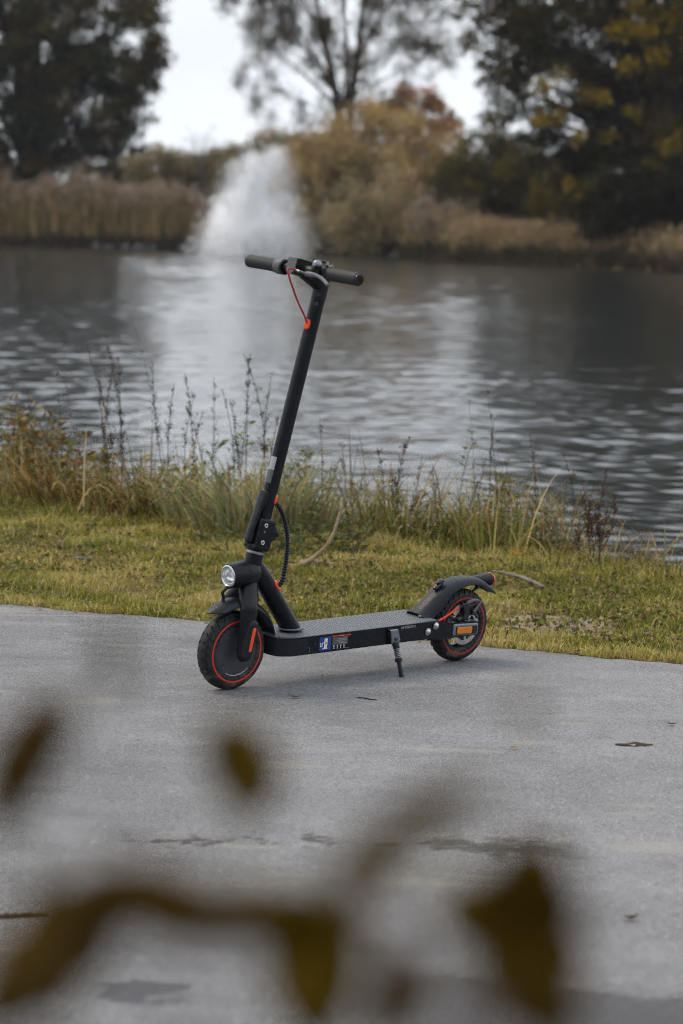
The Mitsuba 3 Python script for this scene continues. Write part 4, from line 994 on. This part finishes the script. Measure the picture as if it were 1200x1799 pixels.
# far low trees in the gap
for px, py, w, h, lab in ((262, 305, 75, 50, 'rounded olive brown tree in the distance right of the huge left tree'), (330, 300, 60, 36, 'low brownish tree in the distance behind the fountain mist'), (395, 310, 60, 40, 'low olive tree in the distance just left of the fountain top'), (470, 275, 50, 45, 'olive tree in the distance between fountain and golden bush'), (425, 305, 60, 45, 'low olive tree in the distance behind the fountain')):
    d = 205; s_ = d / 4250; cl = blob_clumps(fx_(px, d), d, fz(px, py, d), w * s_, 3.5, h * s_, 46, rf, (.8, 1.5), 3, low=1.5)
    tree('distant_tree', lab, 'tree', (fx_(px, d), d, 1), cl, 85, .36, [(.20, .155, .075), (.24, .185, .09), (.16, .135, .07)], rf, .25, 2, (.06, .05, .04), ntips=10)

def bare_tree(name, label, base, stems, depth, rng, r0, col, leaf=None, group=None, ratio=.72, spread=.42, twig=.012):
    k = thing(name, label, 'tree', group); ms, tips = [], []
    def grow(p, d_, l, r, lev):
        e = p + d_ * l; mid = (p + e) / 2 + rng.normal(0, l * .05, 3)
        ms.append(tube(np.array([p, mid, e]), np.array([r, r * .85, r * .68]), 5 if lev < 3 else 3, False))
        if lev >= 2: tips.append((e, lev))
        if lev == depth: return
        for _ in range(2 if rng.random() < .55 else 3):
            nd = d_ + rng.normal(0, spread, 3) + [0, 0, .10]; nd /= np.linalg.norm(nd)
            grow(e, nd, l * ratio * rng.uniform(.75, 1.2), max(r * rng.uniform(.5, .68), twig), lev + 1)
    for (b, t_, r) in stems:
        b, t_ = np.asarray(b, float), np.asarray(t_, float); v_ = t_ - b; l = np.linalg.norm(v_)
        s = spline([b, (b + t_) / 2 + rng.normal(0, .12, 3), t_], 9); ms.append(tube(s, np.linspace(r, r * .55, 9), 7, False))
        for q in (.45, .62, .78, .9, 1.0):
            p = b + v_ * q; nd = v_ / l + rng.normal(0, .55 if q < 1 else .2, 3); nd /= np.linalg.norm(nd); grow(p, nd, l * .20 * (1.35 - .5 * q), r * .42 * (1.3 - .6 * q), 1)
    mm = cat_(ms); add(k + '__trunk', mm, 'mat_bark', True, color=np.tile([col], (len(mm.vertices), 1)))
    if leaf:
        P = np.array([t_[0] for t_ in tips]); P = P[rng.random(len(P)) < leaf[0]]
        P = np.repeat(P, leaf[1], 0) + rng.normal(0, .28, (len(P) * leaf[1], 3)); v, f = leaves(P, leaf[2] * rng.uniform(.6, 1.2, len(P)), rng, .2, .6)
        add(k + '__crown', trimesh.Trimesh(v, f, process=False), 'mat_far_leaf', False, color=np.repeat(pick(rng, leaf[3], len(P), .25), 4, 0), kind='stuff')
d = 158
A3 = lambda px, py, dd=d: at(px, py, dd)
b0 = np.array([fx_(604, d), d, .8])
f0, f1 = A3(596, 215), A3(614, 205)
stems = [(b0, f0, .36), (f0, A3(575, 90), .30), (A3(575, 90), A3(548, -60), .17), (A3(583, 140), A3(500, 10), .12), (A3(575, 90), A3(520, -30), .11), (f1, A3(634, 60), .30), (A3(634, 60), A3(655, -70), .17), (b0 + [.4, 0, 0], f1, .34), (A3(628, 110), A3(690, 0), .12), (A3(606, 190), A3(604, 20), .15), (A3(604, 20), A3(600, -120), .13), (A3(590, 185), A3(440, 60), .10), (A3(585, 160), A3(470, -10), .10), (A3(625, 130), A3(760, 20), .10), (A3(620, 170), A3(700, 90), .08), (A3(588, 150), A3(520, 60), .10), (A3(622, 150), A3(735, 40), .08), (A3(590, 200), A3(470, 150), .06), (A3(624, 170), A3(740, 110), .06)]
bare_tree('bare_tree', 'tall nearly leafless tree with forked trunk in the middle of the far bank', None, stems, 5, rf, .3, (.060, .046, .034), (.55, 6, .24, [(.085, .062, .022), (.12, .08, .025), (.06, .05, .022)]), ratio=.74, spread=.46, twig=.021)
d2 = 200
bare_tree('bare_tree', 'faint small bare tree in the distance in the sky gap left of the fountain', None, [((fx_(352, d2), d2, .8), at(352, 275, d2), .10), (at(352, 290, d2), at(335, 240, d2), .05), (at(352, 285, d2), at(368, 232, d2), .05), (at(352, 285, d2), at(385, 255, d2), .05)], 3, rf, .1, (.11, .095, .085), None, ratio=.75, spread=.5, twig=.012)

# the golden thicket in the middle
GOLD = [(0.379, 0.268, 0.110), (0.320, 0.230, 0.104), (0.426, 0.317, 0.149), (0.249, 0.187, 0.091), (0.343, 0.249, 0.145)]
def thicket(label, px, w, top, bot, d, n, pal, per_c, size, r=(.45, 1.0), name='thicket', depth=2.2):
    s_ = d / 4250; zt_, zb = fz(px, top, d), max(fz(px, bot, d), ground(fx_(px, d), d) - .2)
    cl = blob_clumps(fx_(px, d), d, (zt_ + zb) / 2 - .05 * (zt_ - zb), w * s_, depth, (zt_ - zb) * .52, int(n * 1.5), rf, r, len(pal), low=zb)
    return tree(name, label, 'bush', (fx_(px, d), d, zb), cl, per_c, size, pal, rf, .09, max(.5, (zt_ - zb) * .25), (.075, .055, .035), ntips=16, flat=1.15)
thicket('tall golden brown willow thicket in the middle of the far bank, its highest part', 635, 110, 178, 420, 146, 85, GOLD, 230, .24)
thicket('golden brown thicket left of the tallest one, beside the fountain', 558, 80, 200, 430, 144, 50, GOLD, 230, .24)
thicket('golden brown thicket right of the tallest one, under the orange tree', 735, 90, 200, 420, 140, 60, GOLD, 230, .24)
thicket('golden brown bush immediately right of the fountain plume', 515, 48, 238, 430, 150, 40, GOLD, 230, .24)
thicket('pale tan lower bush in front of the golden thicket near the water', 640, 90, 300, 440, 133, 50, [(0.272, 0.218, 0.114), (0.320, 0.249, 0.130), (0.225, 0.187, 0.107)], 230, .22, (.4, .8))
thicket('low grey brown bush at the water edge right of the fountain', 565, 50, 350, 445, 138, 26, [(0.213, 0.180, 0.114), (0.166, 0.143, 0.099), (0.260, 0.218, 0.137)], 230, .22, (.35, .7))
thicket('low mauve brown bush on the bank right of the golden thicket', 770, 70, 335, 430, 125, 34, [(0.201, 0.156, 0.130), (0.154, 0.124, 0.107), (0.237, 0.193, 0.137)], 230, .20, (.35, .7))
# orange tree
d = 165; cl = blob_clumps(fx_(712, d), d, fz(712, 208, d), 78 * d / 4250, 1.8, 50 * d / 4250, 56, rf, (.5, 1.0), 3)
tree('autumn_tree', 'small tree with orange red autumn crown behind the golden thicket', 'tree', (fx_(712, d), d, 1), cl, 150, .30, [(.36, .145, .035), (.30, .14, .04), (.22, .13, .05)], rf, .2, 3, ntips=10)
# dark olive bushes to the right
OL = [(.085, .072, .022), (.062, .055, .020), (.110, .085, .022), (.050, .046, .018)]
for px, w, top, d, lab in ((845, 62, 215, 134, 'dark olive bush right of the golden thicket, taller one'), (915, 66, 240, 132, 'dark olive bush partly under the big right tree'), (790, 42, 275, 131, 'dark olive bush between golden thicket and taller olive bush'), (985, 60, 300, 124, 'yellowish olive bush under the branches of the big right tree')):
    thicket(lab, px, w, top, 400, d, 44, OL if px < 950 else [(.13, .098, .018), (.09, .075, .018), (.055, .05, .016)], 210, .24, (.5, 1.1), 'olive_bush')
# the big tree on the right
d = 112; x0 = fx_(1120, d)
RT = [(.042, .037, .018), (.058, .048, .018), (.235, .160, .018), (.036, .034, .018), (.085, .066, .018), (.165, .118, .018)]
cl = []
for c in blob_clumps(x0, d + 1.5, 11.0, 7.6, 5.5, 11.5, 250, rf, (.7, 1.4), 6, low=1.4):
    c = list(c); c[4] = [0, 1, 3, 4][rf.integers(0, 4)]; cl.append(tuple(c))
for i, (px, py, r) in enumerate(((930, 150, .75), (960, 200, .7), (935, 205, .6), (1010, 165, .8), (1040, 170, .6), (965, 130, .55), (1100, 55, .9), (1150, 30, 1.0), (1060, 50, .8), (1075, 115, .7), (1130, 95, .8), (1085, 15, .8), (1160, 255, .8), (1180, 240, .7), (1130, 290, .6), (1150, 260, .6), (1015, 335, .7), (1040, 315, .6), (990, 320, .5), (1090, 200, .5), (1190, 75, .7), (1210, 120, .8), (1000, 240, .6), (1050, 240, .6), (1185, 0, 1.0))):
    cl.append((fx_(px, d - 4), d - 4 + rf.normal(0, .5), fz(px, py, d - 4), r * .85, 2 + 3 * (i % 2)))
for px, py, r in ((830, 20, .9), (800, 75, .7), (825, 60, .6), (850, 95, .8), (840, 130, .5), (880, 50, 1.0), (820, 110, .4), (870, 150, .7), (900, 185, .6), (880, 200, .5), (865, 175, .5), (915, 110, 1.0), (910, 30, 1.2), (850, -20, 1.0), (790, -30, .7), (780, 30, .35), (940, 70, 1.2), (960, 20, 1.2), (895, 235, .4), (930, 250, .6), (815, -60, 1.0)):
    cl.append((fx_(px, d - 1), d - 1 + rf.normal(0, .8), fz(px, py, d - 1), r, [0, 1, 4][int(px) % 3]))
cl += [(fx_(px, d), d + rf.normal(1.5, 1.5), fz(px, py, d), rf.uniform(.5, .85), [0, 1, 3, 4][int(rf.integers(0, 4))]) for px, py in np.stack([rf.uniform(870, 1230, 190), rf.uniform(-40, 330, 190)], 1) if px > 875 + .35 * max(0, py - 60)]
cl += [(fx_(px, d), d + rf.normal(0, 1.2), fz(px, py, d), rf.uniform(.22, .55), [0, 1, 4][int(rf.integers(0, 3))]) for px, py in np.stack([rf.uniform(770, 900, 95), rf.uniform(-60, 260, 95)], 1) if px > 775 + .42 * max(0, py - 20) + 18 * math.sin(py * .11)]
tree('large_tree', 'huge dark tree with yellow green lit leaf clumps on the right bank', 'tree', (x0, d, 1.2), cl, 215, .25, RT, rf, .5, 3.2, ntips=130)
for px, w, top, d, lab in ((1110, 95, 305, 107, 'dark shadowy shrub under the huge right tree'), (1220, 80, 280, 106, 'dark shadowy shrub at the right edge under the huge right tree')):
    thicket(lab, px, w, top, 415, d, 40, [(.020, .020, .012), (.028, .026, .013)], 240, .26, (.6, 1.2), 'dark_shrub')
d = 125; cl = blob_clumps(fx_(1420, d), d, 10, 7, 6, 9, 80, rf, (1, 1.8), 4, low=1.5)
tree('large_tree', 'dark tree beyond the right edge of the view', 'tree', (fx_(1420, d), d, 1), cl, 130, .34, OL, rf, .45, 3)

# reeds and rough grass on the far bank
def reeds(key, label, px0, px1, d0, dd, n, h, pal, rng, w=.10, plume=None, lean=(.16, .12)):
    px = rng.uniform(px0, px1, n); d = np.full(n, 120.0)
    for _ in range(30): d = .5 * d + .5 * far_shore((px - 600) / 4250 * d)
    d = d + d0 + rng.uniform(0, dd, n); x = (px - 600) / 4250 * d; z = land(x, d); ok = z > WATER - .25; x, d, z, px = x[ok], d[ok], z[ok], px[ok]; n = len(x)
    hh = np.interp(px, np.linspace(px0, px1, len(h)), h) * (.35 + 1.25 * meshkit.fbm(np.stack([x * .55, d * .4, x * 0], -1), 4, 8)) * rng.uniform(.55, 1.1, n)
    v, f, m = blades(np.stack([x, d, np.maximum(z, WATER - .1)], 1), rng.uniform(0, 6.28, n), hh, np.clip(rng.normal(*lean, n), .02, .9), w * rng.uniform(.6, 1.4, n), 3, rng)
    parts = [(v, f, m, pick(rng, pal, n, .2))]
    mm, cc = merge(parts)
    if plume:
        q = rng.random(n) < .5; tip = v.reshape(n, m, 3)[q][:, -1]; tip = np.repeat(tip, 3, 0) + rng.normal(0, .09, (3 * q.sum(), 3)) * [1, 1, 1.6]
        lv, lf2 = leaves(tip, .26, rng, -.6, .4); o = len(mm.vertices)
        mm = trimesh.Trimesh(np.vstack([mm.vertices, lv]), np.vstack([mm.faces, lf2 + o]), process=False); cc = np.vstack([cc, np.repeat(pick(rng, plume, len(tip), .15), 4, 0)])
    add(key, mm, 'mat_far_leaf', False, color=cc, kind='stuff', label=label, cat='reeds')
REED = [(.29, .205, .095), (.24, .17, .075), (.19, .145, .060), (.33, .25, .125)]
reeds('reed_bed', 'tall tan reed bed along the left part of the far bank', -260, 360, .8, 4.0, 9000, (3.5, 3.5, 3.6, 3.3, 3.1, 2.9, 2.3), REED, rf, .13, [(0.391, 0.286, 0.206), (0.438, 0.330, 0.244)])
reeds('bank_grass', 'dry tan grass and sedge covering the right far bank', 530, 1420, .6, 11.0, 11000, (1.5, 1.8, 1.25, .85, .60, .50, .50, .55), [(.27, .20, .095), (.20, .155, .07), (.34, .26, .13), (.15, .13, .05)], rf, .10, [(.36, .26, .16), (.28, .20, .11)], (.45, .25))
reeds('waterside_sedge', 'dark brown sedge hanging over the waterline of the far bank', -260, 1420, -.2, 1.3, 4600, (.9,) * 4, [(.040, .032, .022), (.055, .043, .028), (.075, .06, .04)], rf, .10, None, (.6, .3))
for px, w, top, d, lab in ((175, 55, 350, 149.5, 'dull brown bush in front of the reeds, left one'), (255, 60, 345, 149.5, 'dull brown bush in front of the reeds, nearer to the fountain'), (318, 40, 335, 149, 'olive brown bush just left of the fountain base')):
    thicket(lab, px, w, top, 425, d, 26, [(0.201, 0.162, 0.095), (0.154, 0.131, 0.084), (0.237, 0.193, 0.130)], 200, .24, (.4, .8), 'brown_bush', 1.2)
# pale stones at the foot of the bank
for i in range(12):
    px = rf.uniform(140, 340) if i < 9 else rf.uniform(545, 700); x = fx_(px, 147); y = far_shore(x) - rf.uniform(.7, 1.5)
    k = thing('bank_stone', 'pale grey stone at the waterline of the far bank', 'stone', 'pale stones at the waterline of the far bank')
    mm = trimesh.creation.icosphere(subdivisions=1); v = np.array(mm.vertices); v = v * (1 + .5 * (meshkit.noise(v * 1.5 + i) - .5))[:, None] * [rf.uniform(.18, .4), .25, rf.uniform(.12, .25)]
    mm.vertices = v + [x, y, max(ground(x, y), WATER) + .05]; add(k, mm, 'mat_bark', True, color=np.tile([[.13, .128, .13]], (len(v), 1)) * rf.uniform(.5, 1.1))

# ------------------------------------------------------------------ fountain
FD = 118.0; FXx = fx_(428, FD)
rq = np.random.default_rng(3)
def spray(n, rng):
    """drops on their way: many jets from a ring, a few strong ones in the middle, blown a little to the left"""
    jets = []
    for k in range(64):
        th = abs(rng.normal(0, .13)) + .01; jets.append((th, rng.uniform(0, 6.283), max(4.8, 8.7 - 12.5 * th + rng.normal(0, .35)), .8))
    for k in range(18): jets.append((rng.uniform(.24, .36), 2 * np.pi * k / 18, rng.uniform(5.6, 6.8), 1.6))
    jets += [(.02, .3, 9.9, 7.0), (.115, .1, 10.3, 6.0), (.07, 2.9, 9.6, 2.0), (.09, 6.0, 9.2, 2.0), (.14, 3.3, 8.0, 2.0), (.23, .05, 8.0, 1.8), (.30, 6.1, 7.0, 1.2)]
    w = np.array([j[3] for j in jets]); pickj = rng.choice(len(jets), n, p=w / w.sum())
    th, az, sp = (np.array([j[i] for j in jets])[pickj] for i in range(3))
    strong = w[pickj] >= 2; th = th + rng.normal(0, .030, n) * np.where(strong, .55, 1); az = az + rng.normal(0, .10, n); sp = sp * (1 - np.abs(rng.normal(0, .07, n)))
    T_ = 2 * sp * np.cos(th) / 9.81; t = T_ * rng.random(n) ** .9
    r = sp * np.sin(th) * t; z = sp * np.cos(th) * t - 4.905 * t * t
    fall = t / T_
    jit = .05 + .28 * fall
    P = np.stack([r * np.cos(az) * 1.1, r * np.sin(az), z], 1) + rng.normal(size=(n, 3)) * jit[:, None] * [1, 1, .5]
    P[:, 0] -= .22 * np.clip(t - .5, 0, 9) ** 1.3
    P[:, 2] = np.maximum(P[:, 2], .02)
    vel = np.stack([np.sin(th) * sp * np.cos(az), np.sin(th) * sp * np.sin(az), sp * np.cos(th) - 9.81 * t], 1)
    return P, vel
k = thing('fountain', 'white spraying pond fountain with a broad misty plume', 'fountain')
P, V = spray(17000, rq)
Vn = V / (np.linalg.norm(V, axis=1, keepdims=True) + 1e-6)
cr = np.cross(Vn, rq.normal(size=Vn.shape)); cr /= np.linalg.norm(cr, axis=1, keepdims=True) + 1e-9; cs = np.cross(Vn, cr)
ln, wd = rq.uniform(.05, .22, len(P))[:, None], rq.uniform(.010, .026, len(P))[:, None]
DV = np.stack([P + Vn * ln, P + cr * wd, P - cr * wd * .5 + cs * wd * .87, P - cr * wd * .5 - cs * wd * .87, P - Vn * ln * .6], 1).reshape(-1, 3)
DF = ((np.arange(len(P)) * 5)[:, None, None] + np.array([[0, 1, 2], [0, 2, 3], [0, 3, 1], [4, 2, 1], [4, 3, 2], [4, 1, 3]])[None]).reshape(-1, 3)
O = np.array([FXx, FD, WATER])
pbr('drops', (.86, .87, .89), .3, specular=.5)
add(k + '__water_drops', trimesh.Trimesh(DV + O, DF, process=False), 'mat_drops', False, kind='stuff', label='flying water drops of the jets')
add(k + '__nozzle_float', cat_([tube([O + [0, 0, -.1], O + [0, 0, .02], O + [0, 0, .05]], [.45, .45, .35], 24), tube([O + [0, 0, .04], O + [0, 0, .16]], [.12, .10], 16)]), 'mat_black', 40)
P, V = spray(700000, rq)
lo, hi = np.array([-3.6, -3.2, -.05]), np.array([3.3, 3.2, 5.75]); dims = (66, 48, 66)
Hh, _ = np.histogramdd(P, bins=dims, range=list(zip(lo, hi)))
Hh = gaussian_filter(Hh, 1.15); Hh[[0, -1]] = 0; Hh[:, [0, -1]] = 0; Hh[:, :, -1] = 0
dens = np.clip(Hh / np.percentile(Hh[Hh > 1], 97), 0, 1.4) * 4.6
grid = np.ascontiguousarray(dens.transpose(2, 1, 0)[..., None].astype(np.float32))
size_ = hi - lo
scene[k + '__mist'] = {'type': 'cube', 'to_world': T().translate((O + (lo + hi) / 2).tolist()).scale((size_ / 2).tolist()), 'bsdf': {'type': 'null'}, 'exterior': {'type': 'ref', 'id': 'haze_air'},
    'interior': {'type': 'heterogeneous', 'albedo': rgb(.994, .994, .995), 'scale': 1.0, 'sigma_t': {'type': 'gridvolume', 'grid': mi.VolumeGrid(grid), 'to_world': T().translate((O + lo).tolist()).scale(size_.tolist())}}}
tag(k + '__mist', 'fine white mist of the plume', kind='stuff')

# ------------------------------------------------------------------ shrub right in front of the camera
rs = np.random.default_rng(12)
SH = thing('foreground_shrub', 'out of focus olive brown shrub with curled leaves close to the camera', 'shrub')
pbr('twig_bark', (.045, .032, .018), .7)
SHC = [(.125, .078, .014), (.15, .097, .013), (.095, .058, .016), (.165, .105, .012)]
def curl_leaf(pts, width, col, tip=.25, fold=.35, key='leaf'):
    """a narrow leaf along the spine given as (px, py, distance)"""
    sp = spline([at(*p) for p in pts], 22); u_ = np.linspace(0, 1, 22); P = []
    tn = np.gradient(sp, axis=0); tn /= np.linalg.norm(tn, axis=1, keepdims=True)
    sd = np.cross(tn, [0.12, 1.0, -.1]); sd /= np.linalg.norm(sd, axis=1, keepdims=True); nn = np.cross(sd, tn)
    for i in range(22):
        w = width * .5 * max(.04, math.sin(math.pi * (.06 + .90 * u_[i])) ** .6) * (1 + .10 * math.sin(u_[i] * 23))
        P.append([sp[i] + sd[i] * w * q + nn[i] * w * fold * q * q for q in np.linspace(-1, 1, 9)])
    mm = sheet(np.array(P), .0004)
    cc = np.tile([col], (len(mm.vertices), 1)) * (.75 + .5 * meshkit.noise(np.array(mm.vertices) * 120))[:, None]
    return add(SH + '__' + key, mm, 'mat_leaf', True, color=cc)
def stem(pts, r, n=16):
    sp = spline([at(*p) if len(p) == 3 and p[0] > 5 or p[1] > 5 else p for p in pts], n)
    return tube(sp, np.linspace(r, r * .6, n), 8)
D = .63
curl_leaf([(-40, 1790, D), (40, 1725, D), (110, 1650, D + .01), (180, 1590, D + .015), (250, 1575, D + .01)], 0.0278, SHC[2])
curl_leaf([(170, 1590, D), (250, 1590, D), (330, 1610, D - .01), (410, 1640, D)], 0.0206, SHC[2])
curl_leaf([(300, 1630, D + .02), (380, 1618, D + .02), (460, 1605, D + .02), (560, 1590, D + .02)], .0165, SHC[0])
curl_leaf([(505, 1560, D), (530, 1620, D), (548, 1690, D + .01), (545, 1760, D + .01), (530, 1830, D + .02)], 0.0261, SHC[1])
curl_leaf([(440, 1600, D + .01), (500, 1660, D + .01), (530, 1740, D), (540, 1810, D)], 0.0158, SHC[3])
curl_leaf([(925, 1470, D - .02), (930, 1550, D - .02), (925, 1630, D - .01), (935, 1720, D - .01), (955, 1830, D)], 0.0299, SHC[0])
curl_leaf([(770, 1600, D), (820, 1605, D), (880, 1620, D), (930, 1660, D)], 0.0218, SHC[1])
curl_leaf([(735, 1670, D + .02), (710, 1720, D + .02), (690, 1770, D + .02), (670, 1840, D + .02)], 0.0158, SHC[2])
curl_leaf([(362, 1288, D + .07), (398, 1310, D + .07), (424, 1350, D + .07), (432, 1395, D + .07), (426, 1435, D + .07)], 0.0232, SHC[1])
curl_leaf([(130, 1235, D + .06), (75, 1280, D + .06), (35, 1340, D + .06), (10, 1400, D + .06), (-5, 1460, D + .06)], 0.0204, SHC[2])
curl_leaf([(640, 1480, D - .03), (720, 1430, D - .03), (790, 1395, D - .03), (860, 1385, D - .03)], 0.0081, SHC[2])
curl_leaf([(905, 1252, D + .06), (925, 1246, D + .06), (945, 1240, D + .06)], 0.0095, SHC[3])
curl_leaf([(190, 1080, D - .02), (198, 1130, D - .02), (200, 1180, D - .02), (198, 1230, D - .02)], 0.0066, SHC[2])
curl_leaf([(600, 1500, D + .03), (660, 1525, D + .03), (690, 1560, D + .03)], 0.0135, SHC[3])
curl_leaf([(30, 1500, D - .05), (60, 1540, D - .05), (75, 1590, D - .05)], 0.0063, SHC[2])
Q = .52
curl_leaf([(592, 1540, D), (606, 1620, D), (602, 1710, D), (585, 1820, D)], .0105, SHC[3])
curl_leaf([(590, 1535, Q), (680, 1505, Q), (770, 1455, Q), (840, 1400, Q)], .0050, SHC[1])
curl_leaf([(625, 1590, Q), (690, 1640, Q), (720, 1700, Q), (725, 1790, Q)], .0052, SHC[0])
curl_leaf([(930, 1630, D), (955, 1700, D), (985, 1770, D), (1005, 1840, D)], .0125, SHC[0])
curl_leaf([(770, 1780, Q), (850, 1745, Q), (930, 1760, Q), (1010, 1810, Q)], .0058, SHC[2])
curl_leaf([(80, 1610, Q), (170, 1540, Q), (270, 1520, Q), (360, 1560, Q)], .0050, SHC[2])
# stems that carry them, rooted in the verge at the photographer's feet
root = np.array([.02, .74, ground(.02, .74) - .02])
def stem_to(px, py, d, r=.0022, off=(0, 0)):
    e = at(px, py, d); b = root + [off[0], off[1], 0]; q = b * .45 + e * .55 + [(e[0] - b[0]) * .25, 0, -.05]
    add(SH + '__stem', tube(spline([b, (b + q) / 2 + rs.normal(0, .01, 3), q, e], 24), np.linspace(r * 1.9, r * .7, 24), 8), 'mat_twig_bark', True)
stem_to(-40, 1795, D, .0020, (-.08, .0)); stem_to(540, 1825, D, .0022, (-.02, .01)); stem_to(955, 1830, D, .0024, (.05, 0)); stem_to(668, 1840, D + .02, .0018, (.03, .03)); stem_to(390, 1905, D + .1, .0018, (.0, .05))
# finer twigs from leaf to leaf
def twig(a, b, sag, r=.0010):
    a, b = at(*a), at(*b); add(SH + '__twig', tube(spline([a, (a + b) / 2 + [0, 0, sag], b], 14), np.linspace(r * 1.3, r * .7, 14), 6), 'mat_twig_bark', True)
twig((426, 1435, D + .07), (410, 1640, D), -.006, .0007); twig((-5, 1460, D + .06), (-40, 1790, D), .004, .0007)
twig((640, 1480, D - .08), (545, 1575, D + .02), .003, .0006); twig((925, 1246, D + .06), (925, 1470, D - .02), .004, .0004); twig((198, 1230, D - .02), (180, 1590, D), .002, .0004); twig((690, 1560, D + .03), (770, 1600, D), .001, .0008)
# leaves lower down, below the frame
for i in range(26):
    a = rs.uniform(0, 6.28); r_ = rs.uniform(.03, .17); z = rs.uniform(.12, .66); p0 = root + [r_ * math.cos(a), r_ * math.sin(a) * .6, z]; h = np.array([math.cos(a), math.sin(a), rs.uniform(-.2, .5)]); h /= np.linalg.norm(h)
    sp = p0 + h * np.linspace(0, .09, 10)[:, None] - np.array([0, 0, 1]) * (np.linspace(0, 1, 10) ** 2 * .03)[:, None]
    sd = np.cross(h, [0, 0, 1.0]); sd /= np.linalg.norm(sd)
    PP = np.array([[sp[j] + sd * .013 * math.sin(math.pi * (.05 + .92 * j / 9)) * q for q in np.linspace(-1, 1, 5)] for j in range(10)])
    mm = sheet(PP, .0004); add(SH + '__leaf', mm, 'mat_leaf', True, color=np.tile([SHC[i % 4]], (len(mm.vertices), 1)))
# the verge the photographer stands on
n = 26000
x = rs.uniform(-2.2, 2.2, n); y = rs.uniform(.1, 1, n) * (path_far(x) - 4.55 + .5) - .5
y = np.minimum(y, path_far(x) - 4.50)
v, f, m = blades(np.stack([x, y, land(x, y) - .004], 1), rs.uniform(0, 6.28, n), rs.uniform(.03, .09, n), np.clip(rs.normal(.5, .25, n), .05, 1.1), .004 * np.ones(n), 2, rs)
add_blades('verge_grass', v, f, pick(rs, [GREEN, OLIVE, (.17, .15, .04)], n), m, kind='stuff', label='grass of the near verge between shrub and path', cat='grass')

# a hedge behind the photographer
rh = np.random.default_rng(9)
cl = [(rh.uniform(-13, 13), -4.5 + rh.normal(0, .8), rh.uniform(.3, 5.6), rh.uniform(.8, 1.5), int(rh.integers(0, 3))) for _ in range(120)]
tree('hedge', 'tall leafy hedge along the verge behind the photographer', 'hedge', (0, -4.5, -.2), cl, 60, .34, [(.05, .055, .02), (.08, .07, .02), (.06, .05, .02)], rh, .12, 1.0)
